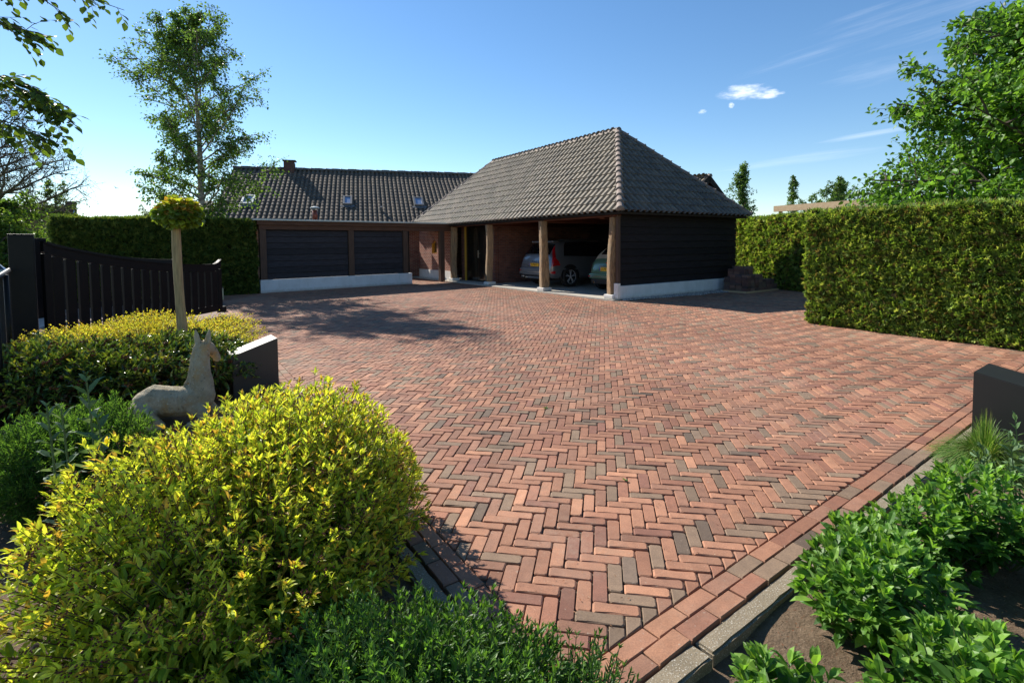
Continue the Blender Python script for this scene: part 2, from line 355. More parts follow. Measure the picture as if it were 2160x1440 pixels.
# leaf templates: x across, y along, z out of the blade
LANCE = ([(0,0,0),(0,.33,-.05),(0,.7,-.04),(0,1,-.14),(-.5,.30,.06),(-.36,.68,.02),(.5,.30,.06),(.36,.68,.02)], [(0,1,4),(1,2,5,4),(2,3,5),(0,6,1),(1,6,7,2),(2,7,3)])
OVATE = ([(0,0,0),(0,.4,-.05),(0,.75,-.06),(0,1,-.2),(-.5,.38,.05),(-.38,.72,0),(.5,.38,.05),(.38,.72,0)], LANCE[1])
DIAM = ([(0,0,0),(.5,.45,.08),(0,1,-.06),(-.5,.45,.08)], [(0,1,2,3)])
FOLD = ([(0,0,0),(.5,.45,.12),(0,1,-.08),(-.5,.45,.12)], [(0,1,2),(0,2,3)])
def fan():
    v = []; f = []
    for k, (a, l) in enumerate(((-62,.55),(-30,.8),(0,1.),(32,.78),(65,.5))):
        a = R(a); c, s_ = math.cos(a), math.sin(a); w = .13
        for (u, q, z) in ((0,0,0),(w,.5,.05),(0,1,-.05),(-w,.55,.05)):
            q *= l; v.append((u*c+q*s_, q*c-u*s_, z*(1 if k%2 else -1))); 
        f.append((4*k,4*k+1,4*k+2,4*k+3))
    return v, f
FAN = fan()
def pick(rng, cols, n, jit=.12, w=None):
    c = np.array(cols); i = rng.choice(len(c), n, p=w); return np.clip(c[i]*(1+rng.normal(0, jit, (n, 1))), .004, 1)

# ------------------------------------------------------------------ layout of the yard
BC = np.array([2.90, 13.90]); BA = R(34.3); VV = np.array([math.cos(BA), math.sin(BA)]); UU = np.array([-math.sin(BA), math.cos(BA)])   # barn corner, along its end wall, along its front
def barnW(off, s, z=0): p = BC+VV*off+UU*s; return np.array([p[0], p[1], z])
LB0 = np.array([-.58, 2.96]); LBd = np.array([-.547, .837])     # left border line of the paving
RB0 = np.array([.90, 2.30]); RBd = np.array([.803, .596])       # right border line
LBn = np.array([-.837, -.547]); RBn = np.array([.596, -.803])   # outward normals
_A = np.array([LBd, -RBd]).T; _t = np.linalg.solve(_A, RB0-LB0); VTX = LB0+LBd*_t[0]

# ground far and near
g = MB(); g.add([(-400,-60,-.14),(400,-60,-.14),(400,700,-.14),(-400,700,-.14)], [(0,1,2,3)]); tag(g.build('ground', 'lawn'), kind='structure')
def grid_sheet(name, mat, x0, x1, y0, y1, step, hf, keep=None):
    xs = np.arange(x0, x1+step, step); ys = np.arange(y0, y1+step, step); X, Y = np.meshgrid(xs, ys); Z = hf(X, Y)
    V = np.stack([X, Y, Z], -1).reshape(-1, 3); nx = len(xs); I = np.arange(len(V)).reshape(X.shape)
    Fq = np.stack([I[:-1, :-1], I[:-1, 1:], I[1:, 1:], I[1:, :-1]], -1).reshape(-1, 4)
    if keep is not None:
        k = keep(X, Y).reshape(-1); Fq = Fq[k[Fq].all(1)]
    c = Cloud(); c.raw(V, Fq, np.full(len(Fq), 4), np.array([.5, .5, .5])); return c.build(name, mat, smooth=True)
_w = RNG.normal(size=(40, 3))
def lumps(X, Y, amp):
    z = 0
    for i in range(40):
        k = 3*1.13**i; a = _w[i, 0]*3; z = z+math.pow(1.13, -.75*i)*np.sin(k*(X*math.cos(a)+Y*math.sin(a))+_w[i, 1]*9)*(.6+.4*np.sin(_w[i, 2]*7+X*2.1*k/6))
    return z*amp
tag(grid_sheet('bed_soil', 'soil', -9.5, -.1, .4, 15.2, .04, lambda X, Y: -.05+lumps(X, Y, .0085),
    lambda X, Y: ((X-LB0[0])*LBn[0]+(Y-LB0[1])*LBn[1] > .19)&(X > -Y*1.15-.4)), kind='structure')
tag(grid_sheet('planting_soil', 'soil', -.1, 6.5, .3, 5.2, .028, lambda X, Y: -.052+lumps(X, Y, .0085),
    lambda X, Y: ((X-RB0[0])*RBn[0]+(Y-RB0[1])*RBn[1] > .19)), kind='structure')

# herringbone paving
def clip_poly(poly, p0, n):      # keep the side with (p-p0).n <= 0
    out = []
    for i in range(len(poly)):
        a = poly[i]; b = poly[(i+1) % len(poly)]; da = (a-p0)@n; db = (b-p0)@n
        if da <= 0: out.append(a)
        if (da < 0 < db) or (db < 0 < da): out.append(a+(b-a)*da/(da-db))
    return out
PAL = [(0.3, 0.142, 0.085), (0.338, 0.165, 0.098), (0.27, 0.123, 0.076), (0.258, 0.131, 0.083), (0.385, 0.189, 0.109), (0.228, 0.154, 0.1), (0.211, 0.142, 0.093), (0.191, 0.131, 0.086), (0.135, 0.096, 0.068), (0.232, 0.107, 0.072)]
PW = np.array([.22,.18,.15,.14,.07,.07,.055,.035,.02,.05]); PW /= PW.sum()
def brick_piece(cl, poly, zt, rng, col, ch=.0045, depth=.03, tilt=.0):
    p = np.array(poly); k = len(p); c = p.mean(0); d = c-p; L = np.linalg.norm(d, axis=1, keepdims=True); ins = p+d/np.maximum(L, 1e-6)*np.minimum(ch*1.6, L*.4)
    tx, ty = rng.normal(0, tilt, 2)
    zz = lambda q: zt+(q-c)@np.array([tx, ty])
    V = np.concatenate([np.c_[ins, zz(ins)], np.c_[p, zz(p)-ch], np.c_[p, np.full(k, zt-depth)]])
    f = list(range(k)); tot = [k]
    for r_ in (0, 1):
        for i in range(k): j = (i+1) % k; f += [(r_+1)*k+i, (r_+1)*k+j, r_*k+j, r_*k+i]; tot.append(4)
    cl.raw(V, np.array(f), np.array(tot), np.array(col))
def paving():
    rng = np.random.default_rng(3); cl = Cloud()
    w = .0687; L = 3*w; j = .0035; th = R(-10.0); ex = np.array([math.cos(th), math.sin(th)]); ey = np.array([-ex[1], ex[0]]); org = np.array([.32, 2.1])
    I, J = np.meshgrid(np.arange(-460, 460), np.arange(-130, 130)); I = I.ravel(); J = J.ravel()
    cx = (I+3*J)*w; cy = (I-3*J)*w
    quads = []
    for (x0, x1, y0, y1) in ((0, 3, 0, 1), (3, 4, -2, 1)):
        jj = j*(.5+.5*rng.random((len(cx), 4)))
        q = np.stack([np.stack([cx+x0*w+jj[:,0], cy+y0*w+jj[:,1]], -1), np.stack([cx+x1*w-jj[:,2], cy+y0*w+jj[:,1]], -1), np.stack([cx+x1*w-jj[:,2], cy+y1*w-jj[:,3]], -1), np.stack([cx+x0*w+jj[:,0], cy+y1*w-jj[:,3]], -1)], 1)
        quads.append(q)
    q = np.concatenate(quads); q = q+rng.normal(0, .0009, q.shape)
    P = org+q[..., :1]*ex+q[..., 1:]*ey; c = P.mean(1)
    rel = c-BC; off = rel@VV; s = rel@UU
    ok = (c[:, 1] > 1.6)&(c[:, 1] < 27)&(np.abs(c[:, 0]) < c[:, 1]*1.04+.6)&(c[:, 0] < 14)&(c[:, 0] > -10.5)
    ok &= ~((off > -.25)&(off < 6)&(s > .0)&(s < 14)) & ~((off > .15)&(off < 5.6)&(s > -.28)&(s <= 0))
    ok &= ((c-LB0)@LBn < .13)&((c-RB0)@RBn < .13)
    ok &= ~(((c-np.array([5.6, 9.6]))@VV > .35)&((c-np.array([5.37, 9.64]))@UU < -.2))
    P = P[ok]; c = c[ok]; dl = ((P-LB0)@LBn).max(1); dr = ((P-RB0)@RBn).max(1); cut = (dl > 0)|(dr > 0)
    ncol = pick(rng, PAL, len(P), .10, PW)
    # slow drift of tone over the yard: bricks came in batches
    ncol *= 1+.06*np.sin(c[:, :1]*1.3+c[:, 1:]*.7)+.05*np.sin(c[:, :1]*.5-c[:, 1:]*1.9+1)
    near = ~cut&(c[:, 1] < 7.5)
    for p, cc in zip(P[near], ncol[near]):
        o8 = []
        for i in range(4):
            a_, b_, d_ = p[i], p[(i+1)%4], p[i-1]; k1, k2 = rng.uniform(.004, .012, 2); e1 = nrm(b_-a_); e2 = nrm(d_-a_); o8 += [a_+e2*k2, a_+e1*k1]
            if i in (0, 2): m_ = rng.uniform(.25, .75); o8.append(a_*(1-m_)+b_*m_+rng.normal(0, .0011, 2))
        brick_piece(cl, o8, rng.normal(0, .0017), rng, cc, rng.uniform(.003, .006), .03, .009)
    full = ~cut&~near; A = P[full]; N = len(A); zt = rng.normal(0, .0014, N)+.006*np.sin(A[:, 0, 0]*1.1)*np.sin(A[:, 0, 1]*.8)*0; ct = A.mean(1, keepdims=True)
    tilt = rng.normal(0, .008, (N, 1, 2)); zv = zt[:, None]+((A-ct)*tilt).sum(-1); ch = .004+.002*rng.random((N, 1, 1))
    dirs = np.sign((A-ct)@np.stack([ex, ey], 1)); ins = A-(dirs[..., :1]*ex+dirs[..., 1:]*ey)*ch
    V = np.concatenate([np.concatenate([ins, zv[..., None]], -1), np.concatenate([A, (zv-.0045)[..., None]], -1), np.concatenate([A, np.full((N, 4, 1), -.03)], -1)], 1)
    polys = [(0,1,2,3)]+[((r_+1)*4+i, (r_+1)*4+(i+1)%4, r_*4+(i+1)%4, r_*4+i) for r_ in (0, 1) for i in range(4)]
    lp = np.array(polys).ravel(); cl.raw(V, lp[None]+(np.arange(N)*12)[:, None], np.full(N*9, 4), np.repeat(ncol[full], 12, 0))
    for p, cc in zip(P[cut], ncol[cut]):
        pp = clip_poly(clip_poly(list(p), LB0-LBn*.004, LBn), RB0-RBn*.004, RBn)
        if len(pp) >= 3:
            a = np.array(pp); ar = abs(sum(a[i, 0]*a[(i+1)%len(a), 1]-a[(i+1)%len(a), 0]*a[i, 1] for i in range(len(a))))/2
            if ar > .0006: brick_piece(cl, pp, rng.normal(0, .001), rng, cc)
    tag(cl.build('paving', 'paver'), kind='structure')
    g = MB(); b = lambda p, n: p+n*.02
    far = 40
    g.add([(*VTX, -.014), (*(VTX+RBd*11), -.014), (14, 14, -.014), (14, 30, -.014), (-12.5, 30, -.014), (*(VTX+LBd*16.5), -.014)], [(0,1,2,3,4,5)])
    tag(g.build('joint_bed', 'joint_sand'), kind='structure')
    # border rows laid lengthwise
    cl = Cloud(); bw = .079; bl = .198
    for (p0, d, n, smax, off0, flip) in ((RB0, RBd, RBn, 7.6, .004, 1), (LB0, LBd, LBn, 14.4, .004, -1)):
        t0 = (VTX-p0)@d
        for row in range(2):
            a = t0+(.0 if row else .0)-(.10*row if flip == 1 else -.09*row)*1
            if flip == -1: a += .01
            t = a-(.0)
            while t < t0+smax:
                ln = bl+rng.normal(0, .003); q0 = p0+n*(off0+row*(bw+.003)); j_ = .0025
                pts = [q0+d*(t+j_), q0+d*(t+ln-j_), q0+d*(t+ln-j_)+n*(bw-.002), q0+d*(t+j_)+n*(bw-.002)]
                if flip == -1: pts = [x for x in pts][::-1]
                pts = [x+rng.normal(0, .001, 2) for x in pts]
                keep = pts
                if flip == -1: keep = clip_poly(pts, RB0-RBn*.0, RBn)
                else: keep = clip_poly(pts, LB0+LBn*.165, LBn)
                if len(keep) >= 3: brick_piece(cl, keep, .002+rng.normal(0, .0012), rng, pick(rng, PAL, 1, .08, PW)[0], .005, .05, .01)
                t += ln
    tag(cl.build('border_pavers', 'paver'), kind='structure')
    # concrete kerb strips
    for (p0, d, n, smax, nm) in ((RB0, RBd, RBn, 7.6, 'kerb'), (LB0, LBd, LBn, 14.4, 'kerb')):
        t0 = (VTX-p0)@d; b = bmesh.new(); t = t0-.5 if n is RBn else t0+.12
        while t < t0+smax:
            ln = .985; q = p0+n*.170; w2 = .080; pts = [q+d*t, q+d*(t+ln), q+d*(t+ln)+n*w2, q+d*t+n*w2]; pts = [x+rng.normal(0, .002, 2) for x in pts]
            zt = -.006+rng.normal(0, .002)
            vs = [b.verts.new((*x, zt)) for x in pts]+[b.verts.new((*x, -.2)) for x in pts]
            for f in ((0,1,2,3),(0,4,5,1),(1,5,6,2),(2,6,7,3),(3,7,4,0),(4,7,6,5)): b.faces.new([vs[i] for i in f])
            t += 1.0
        bmesh.ops.recalc_face_normals(b, faces=b.faces); bmesh.ops.bevel(b, geom=[e for e in b.edges if all(v.co.z > -.1 for v in e.verts)], offset=.008, segments=2, affect='EDGES')
        bmesh.ops.subdivide_edges(b, edges=[e for e in b.edges if e.calc_length() > .5], cuts=14)
        for v in b.verts:
            if v.co.z > -.1: v.co += Vector(rng.normal(0, .0012, 3))
        me = bpy.data.meshes.new(nm); b.to_mesh(me); b.free(); tag(link(nm, me, 'kerb_concrete'), kind='structure')
paving()

# ------------------------------------------------------------------ pantile roofs
def tile_roof(parent, o, a, b, width, length, clips=(), name='roof', tw=.23, tl=.335, pal=((.25,.21,.16),(.30,.25,.19),(.19,.165,.13),(.27,.23,.175)), seed=1, amp=.080, lip=.024, mat='roof_tile'):
    """o corner at eave, a along the eave, b up the slope"""
    rng = np.random.default_rng(seed); o = np.array(o, float); a = nrm(np.array(a, float)); b = nrm(np.array(b, float)); n = np.cross(a, b); n = n if n[2] > 0 else -n
    nc = int(math.ceil(width/tw)); nr = int(math.ceil(length/tl)); pr = [0, .06, .36, .44, .52, .78, .95]
    hh = [.50, .02, .0, .5, .94, 1.0, .86]
    m = len(pr); xs = np.concatenate([(c+np.array(pr))*tw for c in range(nc)]); hz = np.tile(hh, nc)*amp; ci = np.repeat(np.arange(nc), m)
    rows = []; cols = []; tone = (.45*np.mean(pal, 0)+.55*pick(rng, pal, nc*nr, .10)).reshape(nr, nc, 3)
    for r_ in range(nr):
        jit = rng.normal(0, .004, nc)[ci]
        for (v, h) in ((r_*tl-.012, lip+.004), ((r_+1)*tl-.012, .0)):
            rows.append(o+xs[:, None]*a+(v+jit[:, None])*b+(hz+h)[:, None]*n); cols.append(tone[r_][ci])
    V = np.array(rows); nl, nx, _ = V.shape; I = np.arange(nl*nx).reshape(nl, nx)
    Fq = np.stack([I[:-1, :-1], I[:-1, 1:], I[1:, 1:], I[1:, :-1]], -1).reshape(-1, 4)
    cl = Cloud(); cl.raw(V, Fq, np.full(len(Fq), 4), np.array(cols).reshape(-1, 3)); ob = cl.build(name, mat, parent)
    bm = bmesh.new(); bm.from_mesh(ob.data)
    for (p, nn) in clips: bmesh.ops.bisect_plane(bm, geom=bm.verts[:]+bm.edges[:]+bm.faces[:], plane_co=Vector(p), plane_no=Vector(nn), clear_outer=True)
    # eave edge drop so the tiles show their thickness
    bm.to_mesh(ob.data); bm.free(); return ob
def ridge_caps(parent, p0, p1, name='ridge_tiles', r=.105, l=.34, mat='ridge_clay'):
    p0 = Vector(p0); p1 = Vector(p1); L = (p1-p0).length; d = (p1-p0).normalized(); s = d.cross(Vector((0, 0, 1))).normalized(); u = s.cross(d); n = max(1, round(L/l)); l = L/n; m = MB()
    for i in range(n):
        a = p0+d*(i*l-.02); e = p0+d*((i+1)*l+.03); ring = []
        for q, rr, lift in ((a, r*1.09, .018), (a+d*.045, r*1.09, .018), (a+d*.05, r*.97, .012), (e, r*.86, 0)):
            ring.append([q+s*math.cos(t)*rr+u*(math.sin(t)*rr+lift) for t in np.linspace(-.15, math.pi+.15, 9)])
        k = 9; fs = [(j*k+i2, j*k+i2+1, (j+1)*k+i2+1, (j+1)*k+i2) for j in range(3) for i2 in range(k-1)]+[tuple(range(k))]
        m.add([v for r_ in ring for v in r_], fs)
    return m.build(name, mat, parent, True)

# ------------------------------------------------------------------ barn (local x = depth, y = along the front)
def wooden_post(parent, x, y, z0, z1, r, seed, lean=(0, 0), foot=True, mat='old_oak', rot=R(-17)):
    rng = np.random.default_rng(seed); n = 24; K = 26; V = []; ph = rng.random(4)*6
    for i in range(K):
        t = i/(K-1); z = z0+(z1-z0)*t; rr = r*(1.04-.10*t+.06*math.sin(3.1*t+ph[0])+.04*math.sin(9*t+ph[1])); cx = x+lean[0]*(1-t)+.02*math.sin(4*t+ph[2]); cy = y+lean[1]*(1-t)+.02*math.sin(5*t+ph[3])
        for j in range(n):
            an = 2*math.pi*j/n; sq = 1/max(abs(math.cos(an)), abs(math.sin(an))); k = 1+.9*(min(sq, 1.30)-1)
            k *= 1+.035*math.sin(an*3+t*7+ph[0])+rng.normal(0, .010)
            V.append((cx+math.cos(an+rot)*rr*k*.93, cy+math.sin(an+rot)*rr*k*.93, z))
    fs = [(i*n+j, i*n+(j+1)%n, (i+1)*n+(j+1)%n, (i+1)*n+j) for i in range(K-1) for j in range(n)]+[tuple(range(n))[::-1], tuple((K-1)*n+j for j in range(n))]
    o = MB().add(V, fs).build('wooden_post', mat, parent, False)
    if foot:
        MB().box(x-.17+lean[0], x+.17+lean[0], y-.17+lean[1], y+.17+lean[1], .035, z0+.0, .02).build('post_footing', 'white_plinth', o)
    return o
def lap_boards(x0, x1, y0, y1, z0, z1, axis, pitch, th, face):
    """overlapping boards on a wall. axis 'y': wall runs along y at x0, 'face' -1/+1 where the boards look"""
    m = MB(); n = int(math.ceil((z1-z0)/pitch))
    for i in range(n):
        a = z0+i*pitch; b = min(a+pitch-.012, z1)
        if axis == 'y':
            f0 = x0+face*th; f1 = x0+face*th*.35
            m.add([(x0,y0,a),(x0,y1,a),(f0,y1,a),(f0,y0,a),(x0,y0,b),(x0,y1,b),(f1,y1,b),(f1,y0,b)], [(0,3,2,1),(4,5,6,7),(0,1,5,4),(1,2,6,5),(2,3,7,6),(3,0,4,7)])
        else:
            f0 = y0+face*th; f1 = y0+face*th*.35
            m.add([(x0,y0,a),(x1,y0,a),(x1,f0,a),(x0,f0,a),(x0,y0,b),(x1,y0,b),(x1,f1,b),(x0,f1,b)], [(0,1,2,3),(4,7,6,5),(0,4,5,1),(1,5,6,2),(2,6,7,3),(3,7,4,0)])
    return m
BW = 5.45; BL = 13.4; EZ = 2.36; RZ = 5.30; OV = .25
def barn():
    B = empty('barn', (*BC, 0), BA, label='open-fronted barn with black board end wall, hipped pantile roof and old oak posts', cat='barn')
    # slab
    MB().box(-.26, BW, .0, BL, -.03, .035).build('floor_slab', 'slab_concrete', B)
    # end wall with plinth
    MB().box(.0, BW, -.02, .14, .036, .385, .006).build('plinth', 'white_plaster', B)
    MB().box(-.10, .0, -.02, .13, .036, .46, .006).build('corner_footing', 'white_plinth', B)
    lap_boards(.02, BW, .10, 0, .387, EZ+.1, 'x', .20, .034, -1).build('board_wall', 'dark_boards', B)
    MB().box(.02, BW-.02, .105, .15, .40, EZ+.1).build('inner_boarding', 'dark_boards', B)
    MB().box(-.075, .018, .0, .09, .462, EZ+.02, .006).build('corner_board', 'brown_post', B)
    # back wall and far gable side, all dark inside
    MB().box(BW-.05, BW, .16, BL, .036, EZ+.1).build('back_wall', 'dark_boards', B)
    MB().box(.40, BW-.06, BL-.1, BL, .036, EZ+.1).build('far_wall', 'brick', B)
    # front posts
    wooden_post(B, -.05, .23, .15, EZ-.12, .105, 11, (.03, .03), mat='old_oak')
    wooden_post(B, -.06, 3.27, .15, EZ-.10, .135, 12, (.02, -.01))
    wooden_post(B, -.06, 6.56, .15, EZ-.10, .130, 13, (.05, .06))
    wooden_post(B, -.02, 9.42, .15, EZ-.08, .140, 14)
    # wall plate beams
    MB().box(-.12, .10, .05, 9.7, EZ-.10, EZ+.06, .006).build('wall_plate', 'red_beam', B)
    for y in (.8, 3.38, 6.72): MB().box(.11, BW-.1, y-.09, y+.09, EZ-.14, EZ+.04, .006).build('tie_beam', 'red_beam', B)
    MB().box(.9, 1.05, .16, 6.6, EZ-.02, EZ+.10).build('purlin', 'red_beam', B)
    # brick room on the left
    MB().box(.62, BW-.06, 6.98, 7.16, .036, EZ+.5).build('brick_wall', 'shed_brick', B)
    MB().box(.44, .60, 6.98, 7.34, .036, EZ+.06).build('brick_wall', 'shed_brick', B); MB().box(.44, .60, 9.30, 9.60, .036, EZ+.06).build('brick_wall', 'shed_brick', B)
    # left brick front with arched window
    wy0, wy1, wz0, wz1 = 11.02, 11.52, 1.16, 1.60
    m = MB(); m.box(-.02, .22, 9.62, wy0, .42, EZ+.06); m.box(-.02, .22, wy1, 12.85, .42, EZ+.06); m.box(-.02, .22, wy0, wy1, .42, wz0)
    N = 10; arc = [(wy0+(wy1-wy0)*i/N, wz1+.16*math.sin(math.pi*i/N)) for i in range(N+1)]
    for i in range(N):
        (ya, za), (yb, zb) = arc[i], arc[i+1]
        m.add([(-.02,ya,za),(-.02,yb,zb),(-.02,yb,EZ+.06),(-.02,ya,EZ+.06),(.22,ya,za),(.22,yb,zb),(.22,yb,EZ+.06),(.22,ya,EZ+.06)], [(0,1,2,3),(4,7,6,5),(0,4,5,1),(2,6,7,3)])
    m.build('brick_front', 'brick', B)
    MB().box(-.045, .22, 9.61, 12.87, .0, .418, .008).build('plinth', 'white_plinth', B)
    wf = MB(); fr = .05; c = (wy0+wy1)/2
    wf.box(.06, .12, wy0+.002, wy0+fr, wz0+.002, wz1); wf.box(.06, .12, wy1-fr, wy1-.002, wz0+.002, wz1); wf.box(.055, .125, wy0+.002, wy1-.002, wz0+.002, wz0+fr)
    for i in range(N):
        (ya, za), (yb, zb) = arc[i], arc[i+1]; k = .72
        ia, ib = (c+(ya-c)*k, wz1+(za-wz1)*k), (c+(yb-c)*k, wz1+(zb-wz1)*k)
        wf.add([(.06,ya,za-.002),(.06,yb,zb-.002),(.06,*ib),(.06,*ia),(.12,ya,za-.002),(.12,yb,zb-.002),(.12,*ib),(.12,*ia)], [(0,1,2,3),(4,7,6,5),(0,4,5,1),(2,6,7,3)])
    w = wf.build('window', 'yellow_paint', B)
    MB().prism([(0,0),(1,0),(1,1),(0,1)], 0, 1)
    pg = MB(); pts = [(wy0, wz0)]+[(wy0, wz1)]+arc[1:-1]+[(wy1, wz1), (wy1, wz0)]; pg.add([(.105, y, z) for y, z in pts], [tuple(range(len(pts)))]); pg.build('pane', 'window_glass', w)
    rev = MB(); rev.box(-.018, .055, wy1-.012, wy1-.003, wz0+.01, wz1); rev.box(-.018, .055, wy0+.003, wy0+.012, wz0+.01, wz1); rev.box(-.018, .055, wy0+.01, wy1-.01, wz0+.003, wz0+.012); rev.build('window_reveal', 'yellow_paint', w)
    # doors in yellow frame
    fm = MB(); fm.box(.42, .50, 7.35, 7.41, .036, 2.30); fm.box(.42, .50, 9.22, 9.29, .036, 2.30); fm.box(.42, .50, 7.35, 9.29, 2.301, 2.37); fr_ = fm.build('door_frame', 'yellow_paint', B)
    for k, (a, b) in enumerate(((7.415, 8.305), (8.325, 9.215))):
        dm = MB(); nb = 6; wdt = (b-a)/nb
        for i in range(nb): dm.box(.47, .50, a+i*wdt+.002, a+(i+1)*wdt-.002, .06, 2.295, .004)
        d_ = dm.build('door', 'black_gloss', B)
        if k == 0:
            h = MB(); h.box(.448, .466, a+.80, a+.845, 1.0, 1.30, .003); h.bar((.43, a+.82, 1.18), (.43, a+.70, 1.18), .018, .02); h.bar((.45, a+.82, 1.18), (.43, a+.82, 1.18), .018, .018); h.build('door_handle', 'steel', d_)
    MB().box(.435, .62, 7.345, 9.30, 2.375, EZ+.06).build('lintel', 'brown_beam', B)
    # roof: four slopes
    hd = BW/2+OV; rise = RZ-EZ; sl = math.hypot(hd, rise); y0 = -OV; y1 = BL+OV; yr0 = y0+hd; yr1 = y1-hd; xr = BW/2
    bfront = (hd/sl, 0, rise/sl); rid0 = (xr, yr0, RZ); rid1 = (xr, yr1, RZ)
    def hip(c, rd, inside):     # vertical plane through the hip line; clear outer = away from inside
        a = np.array(c, float); d = np.array(rd, float)-a; n = np.array([d[1], -d[0], 0.]); n /= np.linalg.norm(n)
        if (np.array(inside, float)-a)@n > 0: n = -n
        return (tuple(a), tuple(n))
    mid = (0, BL/2, 0)
    R_ = tile_roof(B, (-OV, y0, EZ), (0, 1, 0), bfront, y1-y0, sl, [hip((-OV, y0, 0), rid0, mid), hip((-OV, y1, 0), rid1, mid)], seed=4)
    tag(R_)
    tile_roof(B, (BW+OV, y0, EZ), (0, 1, 0), (-hd/sl, 0, rise/sl), y1-y0, sl, [hip((BW+OV, y0, 0), rid0, (BW, BL/2, 0)), hip((BW+OV, y1, 0), rid1, (BW, BL/2, 0))], seed=5)
    tile_roof(B, (-OV, y0, EZ), (1, 0, 0), (0, hd/sl, rise/sl), BW+2*OV, sl, [hip((-OV, y0, 0), rid0, (xr, 0, 0)), hip((BW+OV, y0, 0), rid0, (xr, 0, 0))], seed=6, pal=((.115,.105,.092),(.14,.125,.105),(.095,.088,.08),(.15,.132,.11)))  # end slope's shade is put into its tile colours, darker than the front
    tile_roof(B, (-OV, y1, EZ), (1, 0, 0), (0, -hd/sl, rise/sl), BW+2*OV, sl, [hip((-OV, y1, 0), rid1, (xr, BL, 0)), hip((BW+OV, y1, 0), rid1, (xr, BL, 0))], seed=7)
    zc = .01
    ridge_caps(B, (xr, yr0-.05, RZ+zc), (xr, yr1+.05, RZ+zc)); 
    for (cx, cy, rd) in ((-OV, y0, rid0), (BW+OV, y0, rid0), (-OV, y1, rid1), (BW+OV, y1, rid1)):
        ridge_caps(B, (cx, cy, EZ+zc+.03), (rd[0], rd[1], rd[2]+zc), 'hip_tiles')
    # underside boarding and fascia
    u = MB(); z = -.05
    P = [(-OV+.02, y0+.02, EZ+z), (BW+OV-.02, y0+.02, EZ+z), (BW+OV-.02, y1-.02, EZ+z), (-OV+.02, y1-.02, EZ+z), (xr, yr0, RZ+z*1.5), (xr, yr1, RZ+z*1.5)]
    u.add(P, [(0,1,4),(1,2,5,4),(2,3,5),(3,0,4,5)]); u.build('roof_boarding', 'roof_underside', B)
    f = MB(); f.box(-OV+.07, -OV+.10, y0+.10, y1-.04, EZ-.06, EZ+.02); f.box(-OV+.07, BW+OV-.07, y0+.07, y0+.098, EZ-.06, EZ+.02); f.build('fascia', 'dark_boards', B)
    return B
barn()

# ------------------------------------------------------------------ carport / screen wall
CP0 = np.array([-8.27, 17.03]); CPA = math.atan2(20.59-17.03, -4.01+8.27); CPd = np.array([math.cos(CPA), math.sin(CPA)])
def carport():
    C = empty('carport', (*CP0, 0), CPA, label='low flat-roofed carport with black board panels on a white plinth', cat='carport')
    L = 5.56
    for (a, b) in ((.0, .20), (2.96, 3.22), (4.96+.22, L)): pass
    p = MB(); p.box(.0, L, .0, .16, .0, .43, .01); p.build('plinth', 'white_plaster', C)
    for (a, b) in ((-.02, .21), (3.0, 3.22), (5.02, L+.02)): MB().box(a, b, -.025, .17, .0, .435, .008).build('plinth_block', 'white_plaster', C)
    for (a, b) in ((.0, .20), (3.01, 3.21), (5.22, 5.42), (6.92, 7.12)): MB().box(a, b, -.02, .16, (.437 if a < 6 else .02), 2.1, .006).build('post', 'brown_post', C)
    for (a, b) in ((.21, 3.0), (3.22, 5.21)):
        lap_boards(a, b, .08, 0, .437, 2.12, 'x', .205, .034, -1).build('board_panel', 'black_boards', C)
        MB().box(a-.01, b+.01, .084, .11, .436, 2.12).build('panel_light_stop', 'dark_boards', C)  # backing added to keep sunlight from shining through the board gaps
    MB().box(-.02, 7.5, -.04, .16, 2.10, 2.25, .006).build('beam', 'brown_beam', C)
    MB().box(-.08, 7.55, -.10, .14, 2.253, 2.385, .004).build('fascia', 'brown_beam', C)
    gt = MB(); gt.box(-.22, 7.5, -.17, -.105, 2.39, 2.445, .006); gt.box(-.22, -.15, -.10, 2.6, 2.39, 2.445, .006); gt.build('gutter', 'zinc', C)
    MB().box(-.14, 7.5, -.10, 2.6, 2.39, 2.43).build('flat_roof', 'lead', C)
    MB().box(-.02, .12, .18, 2.5, 2.1, 2.36).build('side_beam', 'brown_beam', C)
    # copper flue
    fx, fy = 1.95+.22, 1.0
    q = MB(); q.tube([(fx, fy, 2.43), (fx, fy, 2.86)], .085, 14)
    fl = q.build('flue_pipe', 'copper_flue', C, True)
    q = MB(); q.tube([(fx, fy, 2.93), (fx, fy, 2.96), (fx, fy, 3.0)], [.17, .16, .03], 14); 
    for k in range(4): q.tube([(fx+.07*math.cos(k*1.57), fy+.07*math.sin(k*1.57), 2.85), (fx+.07*math.cos(k*1.57), fy+.07*math.sin(k*1.57), 2.94)], .008, 4)
    q.build('flue_cowl', 'zinc', fl); q = MB(); q.tube([(fx, fy, 2.43), (fx, fy, 2.50)], [.15, .09], 14); q.build('flashing', 'zinc', fl)
    # glass screen at the back of the passage
    gs = MB(); 
    for x in (6.5, 7.0, 7.42): gs.box(x, x+.05, 3.6, 3.66, .0, 2.3)
    gs.box(6.5, 7.47, 3.6, 3.66, 2.301, 2.36); o = gs.build('glass_screen_frame', 'dark_metal', C)
    MB().box(6.56, 7.42, 3.625, 3.64, .05, 2.3).build('pane', 'window_glass', o)
carport()

